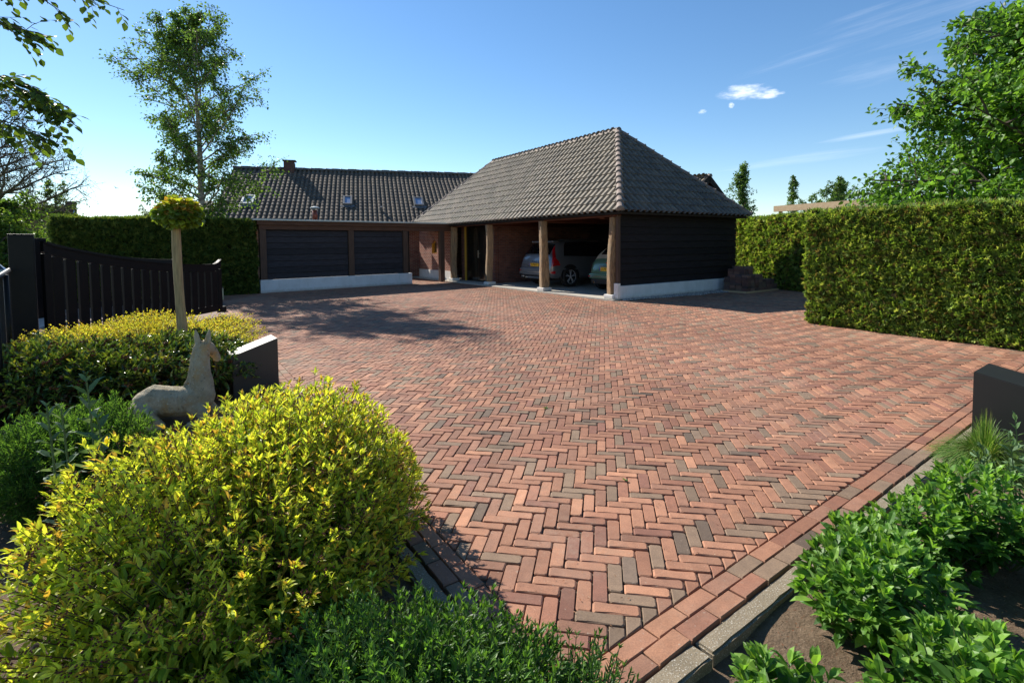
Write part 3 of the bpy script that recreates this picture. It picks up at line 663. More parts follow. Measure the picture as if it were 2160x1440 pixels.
# ------------------------------------------------------------------ farmhouse
HA = math.atan2(.275, .961)
def house():
    H0 = np.array([-15.4, 29.0]); Hs = empty('farmhouse', (*H0, 0), HA, label='long low farmhouse roof with three skylights and a brick chimney behind the carport', cat='house')
    rz = 5.85; run = 6.0; t = .60; ez = rz-run*t; L = 17.0; sl = math.hypot(run, run*t)
    bdir = (0, run/sl, run*t/sl)
    pal = ((.13,.11,.09),(.16,.13,.10),(.10,.09,.08),(.18,.14,.11))
    tile_roof(Hs, (0, -run, ez), (1, 0, 0), bdir, L, sl, (), seed=21, pal=pal, tw=.235, tl=.36, amp=.072, mat='house_tile')
    tile_roof(Hs, (0, run, ez), (1, 0, 0), (0, -run/sl, run*t/sl), L, sl, (), seed=22, pal=pal, tw=.94, tl=1.44)
    ridge_caps(Hs, (0, 0, rz+.05), (L, 0, rz+.05), r=.12, l=.4, mat='lead')
    w = MB(); w.box(.1, L-.1, -run+.4, run-.4, 0, ez+.1); w.add([(.12,-run+.4,ez),(.12,run-.4,ez),(.12,0,rz-.12),(L-.12,-run+.4,ez),(L-.12,run-.4,ez),(L-.12,0,rz-.12)], [(0,2,1),(3,4,5),(0,3,5,2),(1,2,5,4)]); w.build('wall', 'brick', Hs)
    # parapet beyond the left verge (lower half)
    g_ = MB()
    def sp(y, x0, x1, top):
        return [(x0, y, rz+y*t*1+top), (x1, y, rz+y*t+top)]
    ya, yb = -3.7, -run-.1
    g_.add([(-.50, ya, 0), (-.14, ya, 0), (-.50, yb, 0), (-.14, yb, 0), (-.50, ya, rz+ya*t+.16), (-.14, ya, rz+ya*t+.16), (-.50, yb, rz+yb*t+.16), (-.14, yb, rz+yb*t+.16)], [(0,1,5,4),(2,6,7,3),(4,5,7,6),(0,4,6,2),(1,3,7,5)])
    g_.build('gable_parapet', 'ridge_clay', Hs)
    n = Vector((0, -run*t/sl, run/sl)); b = Vector(bdir)
    def onroof(px, py):     # where that sight line meets the front slope
        d = FW+RT*(px-1080)/F+UP*(PPY-py)/F; M = Matrix.Rotation(-HA, 3, 'Z'); dl = M @ Vector(d); ol = M @ (Vector((0, 0, EYE))-Vector((*H0, 0)))
        p0 = Vector((0, 0, rz)); k = (p0-ol).dot(n)/dl.dot(n); return ol+dl*k
    for (x0, x1, y0, y1) in ((511, 537, 417, 434.5), (723.5, 743, 418.5, 435.5), (872.5, 892.5, 421, 437.5)):
        c = onroof((x0+x1)/2, (y0+y1)/2); p = onroof(x0, (y0+y1)/2); q = onroof(x1, (y0+y1)/2); hw = abs(q.x-p.x)/2; u_ = onroof((x0+x1)/2, y0); l_ = onroof((x0+x1)/2, y1); hh = (u_-l_).length/2
        X = Vector((1, 0, 0)); m = MB(); f = .09
        def slab(mm, xa, xb, ya, yb, za, zb): mm.add([c+X*x+b*y+n*z for z in (za, zb) for x, y in ((xa,ya),(xb,ya),(xb,yb),(xa,yb))], [(3,2,1,0),(4,5,6,7),(0,1,5,4),(1,2,6,5),(2,3,7,6),(3,0,4,7)])
        slab(m, -hw, -hw+f, -hh, hh, -.02, .17); slab(m, hw-f, hw, -hh, hh, -.02, .17); slab(m, -hw+f, hw-f, -hh, -hh+f, -.02, .168); slab(m, -hw+f, hw-f, hh-f, hh, -.02, .168)
        o = m.build('skylight', 'zinc' if x0 < 600 else 'lead', Hs); m = MB(); slab(m, -hw+f, hw-f, -hh+f, hh-f, .0, .13); m.build('pane', 'skylight_glass', o)
        m = MB(); slab(m, -hw-.12, hw+.12, -hh-.2, -hh-.002, .04, .09); m.build('flashing', 'lead', o)
    # chimney
    c = onroof(611, 363); cw = .28
    m = MB(); m.box(c.x-cw, c.x+cw, -.15-cw, -.15+cw, rz-.6, rz+.40, .01); o = m.build('chimney', 'chimney_brick', Hs)
    MB().box(c.x-cw-.06, c.x+cw+.08, -.15-cw-.06, -.15+cw+.06, rz+.48, rz+.53, .01).build('chimney_cap', 'lead', o)
    m = MB()
    for sx in (-1, 1):
        for sy in (-1, 1): MB().box(c.x+sx*(cw-.1)-.06, c.x+sx*(cw-.1)+.06, -.15+sy*(cw-.1)-.06, -.15+sy*(cw-.1)+.06, rz+.401, rz+.479).build('cap_support', 'chimney_brick', o)
    m = MB(); m.box(c.x-cw-.03, c.x+cw+.03, -.15-cw-.03, -.15+cw, rz-.75, rz-.22); m.build('lead_apron', 'lead', o)
    # roof vent between the skylights
    c = onroof(804, 447); m = MB(); m.tube([c+n*.0, c+n*.30], .07, 10); m.build('roof_vent', 'lead', Hs)
house()
def wing():
    G0 = D(1491, 367, 24.0); pz = G0[2]-.2
    Wg = empty('gabled_house_wing', (G0[0], G0[1], 0), BA, label='brick house wing with a pointed gable showing above the barn roof', cat='house')
    hw = 3.3; t = .74; ez = pz-hw*t; L = 7; sl = math.hypot(hw, hw*t)
    w = MB(); w.add([(-hw+.3,0,0),(hw-.3,0,0),(hw-.3,0,ez+.3*t),(0,0,pz-.12),(-hw+.3,0,ez+.3*t),(-hw+.3,L,0),(hw-.3,L,0),(hw-.3,L,ez+.3*t),(0,L,pz-.12),(-hw+.3,L,ez+.3*t)], [(0,1,2,3,4),(9,8,7,6,5),(0,4,9,5),(1,6,7,2)]); w.build('wall', 'shed_brick', Wg)
    for s in (-1, 1): tile_roof(Wg, (s*hw, -.12, ez), (0, 1, 0), (-s*hw/sl, 0, hw*t/sl), L, sl, (), seed=31+s, tl=.34, mat='house_tile')
    m = MB()
    for s in (-1, 1): m.bar((s*hw, -.14, ez-.02), (0, -.14, pz-.02), .05, .28, (0, 0, 1))
    m.build('bargeboard', 'dark_boards', Wg); ridge_caps(Wg, (0, -.2, pz+.06), (0, L-.3, pz+.06))
wing()
def far_cottage():
    p = D(104, 452, 62.); Q = empty('red_roofed_cottage', (p[0], p[1], 0), R(36), label='distant cottage with red tiled roof and brick chimney above the left hedge', cat='house')
    m = MB(); zt = D(122, 433, 62.)[2]; m.box(-3, 2.4, -1.5, 3, 0, zt-1.2); m.build('wall', 'shed_brick', Q)
    m = MB(); m.add([(-3.2,-1.8,zt-1.5),(2.2,-1.8,zt-1.5),(2.2,.8,zt),(-3.2,.8,zt),(2.2,3.4,zt-1.5),(-3.2,3.4,zt-1.5)], [(0,1,2,3),(3,2,4,5)]); 
    for i in range(9):
        k = i/9; m.bar((-3.2, -1.8+2.6*k, zt-1.5+1.5*k+.05), (2.2, -1.8+2.6*k, zt-1.5+1.5*k+.05), .12, .07)
    m.build('roof', 'red_tile', Q)
    m = MB(); m.box(1.5, 2.5, -.3, .6, zt-1, zt+.55); m.build('chimney', 'chimney_brick', Q)
    m = MB(); m.bar((2.3, -1.9, zt-1.5), (2.3, .8, zt+.05), .1, .16); m.bar((2.3, 3.4, zt-1.5), (2.3, .8, zt+.05), .1, .16); m.build('bargeboard', 'white_plaster', Q)
far_cottage()

# ------------------------------------------------------------------ cars (x right, y forward, origin under the rear bumper)
def text_mesh(txt, size, ext=.001):
    c = bpy.data.curves.new('t', 'FONT'); c.body = txt; c.size = size; c.align_x = 'CENTER'; c.align_y = 'CENTER'; c.extrude = ext
    o = bpy.data.objects.new('t', c); COL.objects.link(o); dg = bpy.context.evaluated_depsgraph_get(); me = bpy.data.meshes.new_from_object(o.evaluated_get(dg)); bpy.data.objects.remove(o); return me
def put_text(name, txt, size, mat, parent, loc, sx=1):
    me = text_mesh(txt, size); me.transform(Matrix.Diagonal((sx, 1, 1, 1))); me.transform(Matrix.Rotation(R(90), 4, 'X')); me.transform(Matrix.Translation(loc))
    me.materials.clear(); return link(name, me, mat, parent)
class CarBody:
    IDX = 10
    def __init__(s, st):
        a = np.array(st, float); s.L = a[-1, 0]; ys = np.linspace(a[0, 0], a[-1, 0], 90); k = [np.interp(ys, a[:, 0], a[:, i]) for i in range(1, 6)]
        for i in range(5):
            for _ in range(2): k[i][1:-1] = (k[i][:-2]+2*k[i][1:-1]+k[i][2:])/4
        s.ys = ys; s.k = k
    def ring(s, y):
        zb, zw, zr, wm, wr = [np.interp(y, s.ys, q) for q in s.k]; g = max(zr-zw, 0)
        p = [(0, zb), (wm*.84, zb), (wm*.97, zb+.10), (wm, zb+(zw-zb)*.45), (wm*.985, zb+(zw-zb)*.82), (wm*.95, zw), (wr+(wm*.95-wr)*.28, zw+g*.72), (wr*.96, zw+g*.92), (wr*.72, zr), (0, zr+.012)]
        return p
    def at(s, y, i, side=1, off=0.):
        r_ = s.ring(y); a = int(min(i, 8.999)); f = i-a; x = r_[a][0]*(1-f)+r_[a+1][0]*f; z = r_[a][1]*(1-f)+r_[a+1][1]*f
        if off:
            t = Vector((r_[a+1][0]-r_[a][0], 0, r_[a+1][1]-r_[a][1])); e = .03; r2 = s.ring(min(y+e, s.L)); x2 = r2[a][0]*(1-f)+r2[a+1][0]*f; z2 = r2[a][1]*(1-f)+r2[a+1][1]*f
            n = Vector((x2-x, e, z2-z)).cross(t).normalized()
            if n.x*1+n.z*.4-n.y*.3 < 0: n = -n
            return Vector((side*(x+n.x*off), y+n.y*off, z+n.z*off))
        return Vector((side*x, y, z))
    def shell(s, mat, parent):
        m = MB(); V = []; K = 19
        for y in s.ys:
            r_ = s.ring(y); V += [(x, y, z) for x, z in r_]+[(-x, y, z) for x, z in r_[-2:0:-1]]
        K = 18; n = len(s.ys); fs = [(i*K+j, i*K+(j+1)%K, (i+1)*K+(j+1)%K, (i+1)*K+j) for i in range(n-1) for j in range(K)]+[tuple(range(K)), tuple((n-1)*K+j for j in range(K))]
        return m.add(V, fs).build('body', mat, parent, True)
    def panel(s, y0, y1, i0, i1, side, off=.006, ny=10, ni=6, top=None):
        """patch following the bodywork; y0/y1 may be (bottom, top) pairs"""
        y0 = y0 if isinstance(y0, tuple) else (y0, y0); y1 = y1 if isinstance(y1, tuple) else (y1, y1); m = MB(); V = []
        for a in range(ny+1):
            for b in range(ni+1):
                v = b/ni; u = a/ny; y = (y0[0]*(1-v)+y0[1]*v)*(1-u)+(y1[0]*(1-v)+y1[1]*v)*u; V.append(s.at(y, i0+(i1-i0)*v, side, off))
        m.add(V, [(a*(ni+1)+b, a*(ni+1)+b+1, (a+1)*(ni+1)+b+1, (a+1)*(ni+1)+b) for a in range(ny) for b in range(ni)]); return m
def wheel(parent, x, y, r, side, spokes=5, wd=.22, mat='black_plastic'):
    prof = [(.62, -wd*.5), (.90, -wd*.5), (.985, -wd*.38), (1., -wd*.2), (1., wd*.2), (.985, wd*.38), (.90, wd*.5), (.70, wd*.46), (.68, wd*.3), (.66, 0), (.62, -wd*.5)]
    n = 36; V = []
    for rr, w in prof: V += [(x+side*w, y+math.cos(2*math.pi*j/n)*rr*r, r+math.sin(2*math.pi*j/n)*rr*r) for j in range(n)]
    fs = [(i*n+j, i*n+(j+1)%n, (i+1)*n+(j+1)%n, (i+1)*n+j) for i in range(len(prof)-1) for j in range(n)]
    W_ = empty('wheel', (0, 0, 0)); W_.parent = parent; MB().add(V, fs).build('tyre', 'rubber', W_, True)
    m = MB(); ex = x+side*wd*.36
    m.tube([(x+side*wd*.12, y, r), (x+side*wd*.13, y, r)], r*.67, 32)
    rim = m.build('rim', mat, W_); m = MB()
    for k in range(spokes):
        for dlt in (-.14, .14):
            a = 2*math.pi*k/spokes+.3; m.bar((ex, y+math.cos(a)*r*.08, r+math.sin(a)*r*.08), (ex-side*.02, y+math.cos(a+dlt)*r*.66, r+math.sin(a+dlt)*r*.66), .016, .022, (1, 0, 0))
    m.tube([(ex-side*.02, y, r), (ex+side*.006, y, r)], r*.10, 12)
    q = 32; rg = [(ex-side*.012, y+math.cos(2*math.pi*j/q)*r*.665, r+math.sin(2*math.pi*j/q)*r*.665) for j in range(q+1)]; m.tube(rg, .008, 5, False)
    m.build('spokes', 'alloy', W_); return W_
def arch(parent, x, y, r, side):
    m = MB(); n = 28; V = [(x, y+math.cos(math.pi*j/n*1.12-.19)*r, max(.2, r*.92+math.sin(math.pi*j/n*1.12-.19)*r)) for j in range(n+1)]
    m.add(V+[(x-side*.35, v[1], v[2]) for v in V], [tuple(range(n+1))]+[(i, i+1, n+2+i, n+1+i) for i in range(n)]); return m.build('wheel_arch', 'black_plastic', parent)
def plate(parent, x, y, z, txt, w=.52, h=.11):
    m = MB(); m.box(x-w/2, x+w/2, y-.012, y, z-h/2, z+h/2, .003); P = m.build('number_plate', 'plate_yellow', parent)
    MB().box(x-w/2+.002, x-w/2+.045, y-.0145, y-.011, z-h/2+.003, z+h/2-.003).build('plate_band', 'plate_blue', P)
    put_text('plate_text', txt, h*.88, 'ink', P, (x+.022, y-.0145, z), .95)
def box_part(name, mat, parent, *a, bev=.01): return MB().box(*a, bev).build(name, mat, parent, False)

def suv():
    r0 = barnW(.74, 4.82, .036); C = empty('parked_suv', r0, -math.atan2(VV[0], VV[1]), label='silver-grey tall estate car parked nose-in under the barn roof, seen from behind', cat='car')
    C.scale = (1, .985, 1)
    b = CarBody([(0,.42,.62,.70,.84,.72),(.03,.36,.84,.93,.90,.76),(.09,.33,.97,1.06,.925,.76),(.20,.31,1.02,1.22,.94,.70),(.42,.30,1.03,1.50,.95,.66),(.62,.29,1.03,1.60,.95,.66),(1.4,.28,1.00,1.66,.95,.68),(2.4,.28,.97,1.65,.95,.68),(2.9,.28,.96,1.54,.95,.66),(3.5,.28,.95,1.10,.95,.72),(3.95,.3,.93,1.02,.93,.78),(4.4,.32,.86,.94,.88,.72),(4.62,.36,.72,.80,.80,.6),(4.7,.42,.6,.66,.70,.5)])
    b.shell('silver_paint', C)
    for s in (-1, 1):
        b.panel((.62, .85), (3.2, 2.72), 5.12, 6.75, s).build('side_window', 'car_glass', C, True)
        m = MB()
        for yy in (1.35, 2.25): MB().add([b.at(yy+d, i, s, .01) for d in (-.03, .03) for i in (5.1, 6.8)], [(0,1,3,2)]).build('window_pillar', 'black_plastic', C)
        b.panel((.05, .10), (.40, .22), 3.5, 5.05, s, .012).build('tail_light', 'red_lamp', C, True)
        b.panel((.10, .30), (.24, .42), 5.0, 6.9, s, .012).build('tail_light', 'red_lamp', C, True)
        b.panel(.02, .20, 2.3, 2.75, s, .008).build('rear_reflector', 'red_lamp', C, True)
        for y in (.86, 3.72): arch(C, s*.948, y, .41, s); wheel(C, s*.885, y, .355, s, 5)
        m = MB(); m.tube([b.at(y, 7.7, s, .05) for y in np.linspace(.8, 2.9, 10)], .014, 6); m.build('roof_rail', 'chrome', C)
    m = MB(); 
    for s in (-1, 1):
        q = b.panel(.15, .44, 7.0, 9, s, .008, 8, 5); m.add(q.v, q.f)
    m.build('rear_window', 'car_glass', C, True)
    box_part('roof_spoiler', 'silver_paint', C, -.62, .62, .36, .62, 1.545, 1.60)
    m = MB(); m.box(-.80, .80, -.075, .30, .50, .655, .03); m.box(-.86, .86, -.05, .34, .42, .53, .03); m.build('rear_bumper', 'silver_paint', C)
    box_part('bumper_skirt', 'black_plastic', C, -.78, .78, -.05, .3, .27, .415, bev=.02); box_part('skid_plate', 'chrome', C, -.45, .45, -.07, -.045, .31, .36)
    for s in (-1, 1): box_part('exhaust_pipe', 'chrome', C, s*.62-.07, s*.62+.07, -.085, .05, .33, .385)
    for s in (-1, 1): box_part('bumper_reflector', 'red_lamp', C, s*.76-.06, s*.76+.06, -.085, -.07, .555, .585, bev=.004)
    box_part('chrome_strip', 'chrome', C, -.42, .42, -.02, .02, .705, .722, bev=.003)
    plate(C, 0, -.012, .775, 'Z-798-DZ'); [put_text('badge_letter', ch, .075, 'chrome', C, (-.22+.11*k, .006, .905), 1.3) for k, ch in enumerate('VOLVO')]
    box_part('rear_wiper', 'black_plastic', C, -.03, .28, .135, .15, 1.13, 1.145, bev=.002)
def citycar():
    r0 = barnW(1.14, 1.70, .036); C = empty('parked_city_car', r0, -math.atan2(VV[0], VV[1]), label='small rounded green convertible city car with beige soft top, half behind the corner post', cat='car')
    b = CarBody([(0,.40,.55,.64,.66,.52),(.05,.34,.72,.82,.74,.58),(.13,.30,.86,.98,.78,.58),(.27,.28,.93,1.18,.80,.55),(.5,.26,.94,1.36,.81,.53),(.8,.25,.94,1.45,.815,.54),(1.4,.24,.92,1.49,.815,.56),(1.9,.24,.90,1.46,.815,.55),(2.3,.24,.89,1.30,.81,.54),(2.75,.25,.88,.98,.80,.60),(3.2,.27,.80,.88,.76,.58),(3.45,.33,.66,.74,.68,.5),(3.55,.40,.55,.60,.58,.4)])
    b.shell('green_paint', C); m = MB(); g = MB()
    for s in (-1, 1):
        b.panel((.55, .85), (2.4, 2.1), 5.15, 6.6, s).build('side_window', 'car_glass', C, True)
        q = b.panel(.16, 2.0, 6.3, 9, s, .012, 16, 6); m.add(q.v, q.f); q = b.panel(.24, .52, 7.9, 9, s, .022, 8, 5); g.add(q.v, q.f)
        b.panel(.04, .17, 3.5, 4.85, s, .014).build('tail_light', 'red_lamp', C, True)
        for y in (.62, 2.92): arch(C, s*.82, y, .345, s); wheel(C, s*.775, y, .29, s, 6, .18)
    tp = m.build('soft_top', 'soft_top', C, True); g.build('rear_window', 'car_glass', tp, True)
    mm = MB(); mm.box(-.70, .70, -.06, .2, .40, .56, .04); mm.build('rear_bumper', 'green_paint', C); box_part('bumper_skirt', 'black_plastic', C, -.62, .62, -.03, .2, .24, .395, bev=.02)
    box_part('chrome_strip', 'chrome', C, -.60, .60, -.078, -.055, .455, .475, bev=.004)
    for s in (-1, 1): box_part('bumper_reflector', 'red_lamp', C, s*.66-.05, s*.66+.05, -.07, -.045, .455, .49, bev=.004)
    m = MB(); m.tube([(-.45, -.08, .30), (-.45, .1, .30)], .03, 12); m.build('exhaust_pipe', 'chrome', C)
    plate(C, 0, -.002, .70, 'Z-797-NB'); box_part('handle_bar', 'chrome', C, -.26, .26, -.02, .03, .785, .805, bev=.005)
    m = MB(); m.tube([(0, .045, .895), (0, .06, .895)], .035, 16); e = m.build('round_badge', 'chrome', C); m = MB(); m.tube([(0, .040, .895), (0, .046, .895)], .026, 16); m.build('badge_face', 'red_lamp', e)
def streetcar(name, pos, rz, mat, label):
    C = empty(name, pos, rz, label=label, cat='car', group='pale cars parked beyond the gate')
    b = CarBody([(0,.42,.60,.68,.74,.6),(.05,.34,.86,.95,.82,.66),(.2,.28,.94,1.12,.85,.62),(.5,.25,.95,1.38,.86,.58),(1.2,.22,.93,1.46,.87,.60),(2.1,.22,.91,1.45,.87,.60),(2.6,.22,.90,1.34,.87,.58),(3.2,.24,.88,.98,.86,.66),(3.8,.27,.80,.88,.82,.66),(4.1,.33,.68,.76,.74,.55),(4.2,.40,.55,.62,.66,.5)])
    b.shell(mat, C)
    for s in (-1, 1):
        b.panel((.50, .75), (1.45, 1.45), 5.15, 6.8, s).build('side_window', 'window_glass', C, True); b.panel((1.52, 1.52), (3.0, 2.45), 5.15, 6.8, s).build('side_window', 'window_glass', C, True)
        b.panel(.05, .18, 3.7, 5, s, .012).build('tail_light', 'red_lamp', C, True); b.panel(3.85, 4.12, 3.6, 4.8, s, .012).build('headlight', 'chrome', C, True)
        for y in (.8, 3.35): arch(C, s*.875, y, .36, s); wheel(C, s*.83, y, .31, s, 7, .19)
    m = MB(); g = MB()
    for s in (-1, 1):
        q = b.panel(.12, .48, 7, 9, s, .008, 6, 4); m.add(q.v, q.f); q = b.panel(2.5, 3.12, 7, 9, s, .008, 6, 4); g.add(q.v, q.f)
    m.build('rear_window', 'window_glass', C, True); g.build('windscreen', 'window_glass', C, True)
suv(); citycar()
streetcar('parked_car', (-15.6, 15.2, -.1), R(72), 'pale_silver', 'silver hatchback parked outside the gate, the nearer of the two pale cars')
streetcar('parked_car', (-15.4, 19.6, -.1), R(68), 'white_paint', 'white car beyond the gate post, farther back than the silver one')

# ------------------------------------------------------------------ gate, fence, lamps, slabs
def gate_leaf(name, p0, p1, z0, z1, nsl, label, lowz=.10, th=.05):
    p0 = np.array(p0, float); p1 = np.array(p1, float); L = np.linalg.norm(p1-p0); a = math.atan2(p1[1]-p0[1], p1[0]-p0[0])
    C = empty(name, (*p0, 0), a, label=label, cat='gate', group='swing gate leaves standing open')
    def top(x):
        t = x/L; z = z1+(z0-z1)*(1-t)**2.0
        if x > L-.24: z += .10*((x-(L-.24))/.24)**1.5
        if x < .10: z += .03*(1-x/.1)
        return z
    xs = list(np.linspace(0, L-.24, 26))+list(np.linspace(L-.22, L, 7)); m = MB(); V = []; ht = .14
    for x in xs: V += [(x, -th/2, top(x)-ht), (x, th/2, top(x)-ht), (x, th/2, top(x)), (x, -th/2, top(x))]
    n = len(xs); m.add(V, [(4*i+j, 4*i+(j+1)%4, 4*(i+1)+(j+1)%4, 4*(i+1)+j) for i in range(n-1) for j in range(4)]+[(0,1,2,3), (4*n-4, 4*n-1, 4*n-2, 4*n-3)])
    m.build('top_rail', 'black_paint', C)
    V = []; m = MB()
    for x in xs: V += [(x, -th/2-.012, top(x)+.001), (x, th/2+.012, top(x)+.001), (x, th/2+.012, top(x)+.02), (x, -th/2-.012, top(x)+.02)]
    m.add(V, [(4*i+j, 4*i+(j+1)%4, 4*(i+1)+(j+1)%4, 4*(i+1)+j) for i in range(n-1) for j in range(4)]+[(0,1,2,3), (4*n-4, 4*n-1, 4*n-2, 4*n-3)]); m.build('rail_cap', 'black_paint', C)
    MB().box(.12, L-.06, -th/2+.002, th/2-.002, lowz, lowz+.14, .004).build('bottom_rail', 'black_paint', C)
    MB().box(L-.12, L, -th/2-.004, th/2+.004, lowz-.04, top(L-.1)-ht-.001, .004).build('end_stile', 'black_paint', C); MB().box(.0, .11, -th/2-.004, th/2+.004, lowz-.04, top(.05)-ht-.001, .004).build('end_stile', 'black_paint', C)
    sp = (L-.23)/nsl; src = None
    for i in range(nsl):
        x = .11+sp*(i+.5); w = sp*.37; m = MB(); m.box(x-w, x+w, -.021, .021, lowz+.141, top(x)-ht-.002, .003); m.build('slat', 'black_paint', C)
    return C
def gate_post(p, w, h, label, rz=0.):
    C = empty('gate_post', (*p, 0), rz, label=label, cat='post', group='square black gate posts')
    MB().box(-w/2, w/2, -w/2, w/2, -.12, h, .01).build('post_shaft', 'black_paint', C); MB().box(-w/2-.006, w/2+.006, -w/2-.006, w/2+.006, h+.001, h+.018, .003).build('post_cap', 'black_paint', C)
gp = G(50, 745)
gate_post((-7.20, 7.62), .275, 1.735, 'big square black gate post beside the chain-link fence', R(41))
gate_leaf('gate_leaf', (-7.02, 7.75), (-6.62, 11.75), 1.60, 1.14, 18, 'near black gate leaf with sweeping top rail, behind the golden shrubs')
gate_leaf('gate_leaf', (-10.75, 12.0), (-8.75, 13.75), 1.68, 1.20, 12, 'far black gate leaf, just showing above the near one', )
gate_post((-10.95, 11.9), .30, 1.76, 'farther black gate post partly hidden behind the near gate leaf')
def fence():
    a = np.array([-7.20, 7.42]); b = np.array([-4.6, 4.55]); L = np.linalg.norm(b-a); C = empty('chain_link_fence', (*a, 0), math.atan2(b[1]-a[1], b[0]-a[0]), label='grey chain-link fence with tubular top rail left of the gate post', cat='fence')
    h = 1.24; m = MB(); m.tube([(.05, 0, h), (L, 0, h)], .03, 10); m.build('top_rail', 'black_paint', C, True)
    cl = Cloud(); P = []; s_ = .055
    for i in range(int((L+h)/s_)):
        for sg in (1, -1):
            x0 = i*s_-(h if sg == 1 else 0); q0 = np.array([x0, 0, 0.]); q1 = np.array([x0+h*sg, 0, h])
            ta = 0.; tb = 1.
            for (lo, hi) in ((0., L),):
                dx = q1[0]-q0[0]; t0 = (lo-q0[0])/dx; t1 = (hi-q0[0])/dx; ta = max(ta, min(t0, t1)); tb = min(tb, max(t0, t1))
            if tb-ta > .02: A = q0+(q1-q0)*ta; B = q0+(q1-q0)*tb; P.append([A, B])
    cl.tubes(np.array(P), .0026, 3, (.1, .1, .1)); cl.build('wire_mesh', 'dark_metal', C)
    for x in (1.9, L-.03): m = MB(); m.tube([(x, .03, -.1), (x, .03, h)], .025, 10); m.build('fence_post', 'black_paint', C, True)
fence()
# pale pavement and lawn outside the gate
g = MB(); g.add([(-30,-2,-.05),(-6.0,-2,-.05),(-7.3,7.8,-.05),(-10.8,12.2,-.05),(-30,9,-.05)], [(0,1,2,3,4)]); tag(g.build('sidewalk', 'pale_paving'), kind='structure')
g = MB(); g.add([(-60,9.2,-.04),(-13,12.6,-.04),(-13,40,-.04),(-60,60,-.04)], [(0,1,2,3)]); tag(g.build('verge_lawn', 'lawn'), kind='structure')
g = MB(); g.add([(-7.3,7.8,-.012),(-6.5,8.2,-.012),(-6.2,11.7,-.012),(-8.6,16.4,-.012),(-13.2,14.0,-.012),(-10.8,12.2,-.012)], [(0,1,2,3,4,5)]); tag(g.build('driveway', 'driveway_clinker'), kind='structure')
p = G(466, 632); B = empty('bollard_light', p, BA, label='low square beige bollard light at the end of the gate leaf', cat='lamp')
MB().box(-.07, .07, -.07, .07, 0, .34, .004).build('lamp_body', 'beige_lamp', B); MB().box(-.074, .074, -.074, .074, .341, .37, .004).build('lamp_cap', 'dark_metal', B)
p = G(472, 657); B = tag(MB().box(-.05, .05, -.04, .04, 0, .13, .008).box(-.07, .07, -.06, .06, 0, .012).build('gate_stop', 'black_paint'), 'small black gate stop standing on the pavers near the bollard light', 'gate stop'); B.location = p
def slab(name, loc, ax, ay, lx, ly, z, drop, label):
    """rectangular metal-clad block with a top that slopes away from the yard"""
    C = empty(name, (*loc, 0), 0, label=label, cat='garden block', group='dark metal-clad blocks with sloping tops')
    ax = np.array(ax); ay = np.array(ay); c = [np.zeros(2), ax*lx, ax*lx+ay*ly, ay*ly]; zt = [z, z, z-drop, z-drop]; b = bmesh.new()
    lo = [b.verts.new((*q, -.12)) for q in c]; up = [b.verts.new((*q, h)) for q, h in zip(c, zt)]
    for f in ((3,2,1,0),): b.faces.new([lo[i] for i in f])
    b.faces.new(up)
    for i in range(4): b.faces.new([lo[i], lo[(i+1)%4], up[(i+1)%4], up[i]])
    bmesh.ops.recalc_face_normals(b, faces=b.faces); bmesh.ops.bevel(b, geom=list(b.edges), offset=.006, segments=2, affect='EDGES'); me = bpy.data.meshes.new('block_body'); b.to_mesh(me); b.free(); link('block_body', me, 'dark_metal', C)
p = G(589, 820); slab('sloping_block', (p[0], p[1]), (-.60, .80), (-.80, -.60), .30, .44, .555, .14, 'dark sloping block between the dark-leaved shrub and the paving, left side')
slab('sloping_block', (3.56, 3.96), (.80, .60), (.596, -.803), .46, .8, .525, .17, 'dark sloping block behind the ornamental grass at the right edge')

# ------------------------------------------------------------------ paver stack, gravel, timber frame, statue
def paver_stack():
    rng = np.random.default_rng(9); base = barnW(5.02, -.62); C = empty('paver_stack', base, BA, label='stacked brick pavers with a stepped top at the far corner of the barn end wall', cat='bricks', )
    MB().box(-.75, 1.05, -.42, .38, .0, .05).build('pallet', 'fresh_timber', C)
    cl = Cloud()
    def block(x0, x1, y0, y1, z0, z1, col):
        V = np.array([(x,y,z) for z in (z0,z1) for x,y in ((x0,y0),(x1,y0),(x1,y1),(x0,y1))]); cl.raw(V, np.array([3,2,1,0,4,5,6,7,0,1,5,4,1,2,6,5,2,3,7,6,3,0,4,7]), np.full(6, 4), np.array(col))
    pal = [(.15,.08,.07),(.19,.10,.08),(.12,.08,.075),(.17,.12,.09),(.22,.13,.10)]
    for r_ in range(9):
        for ix in range(8):
            for iy in range(4):
                x0 = -.70+ix*.213; y0 = -.40+iy*.195; top = 6
                if ix >= 4: top = 4-(ix > 6)
                elif 1 <= ix <= 3 and iy >= 1: top = 9 if ix < 3 else 7
                if r_ >= top or (r_ == top-1 and rng.random() < .25): continue
                z = .052+r_*.082; j = rng.normal(0, .006, 2); block(x0+j[0]+.003, x0+.207+j[0], y0+j[1]+.003, y0+.19+j[1], z, z+.079, pick(rng, pal, 1)[0])
    cl.build('stacked_pavers', 'paver', C)
paver_stack()
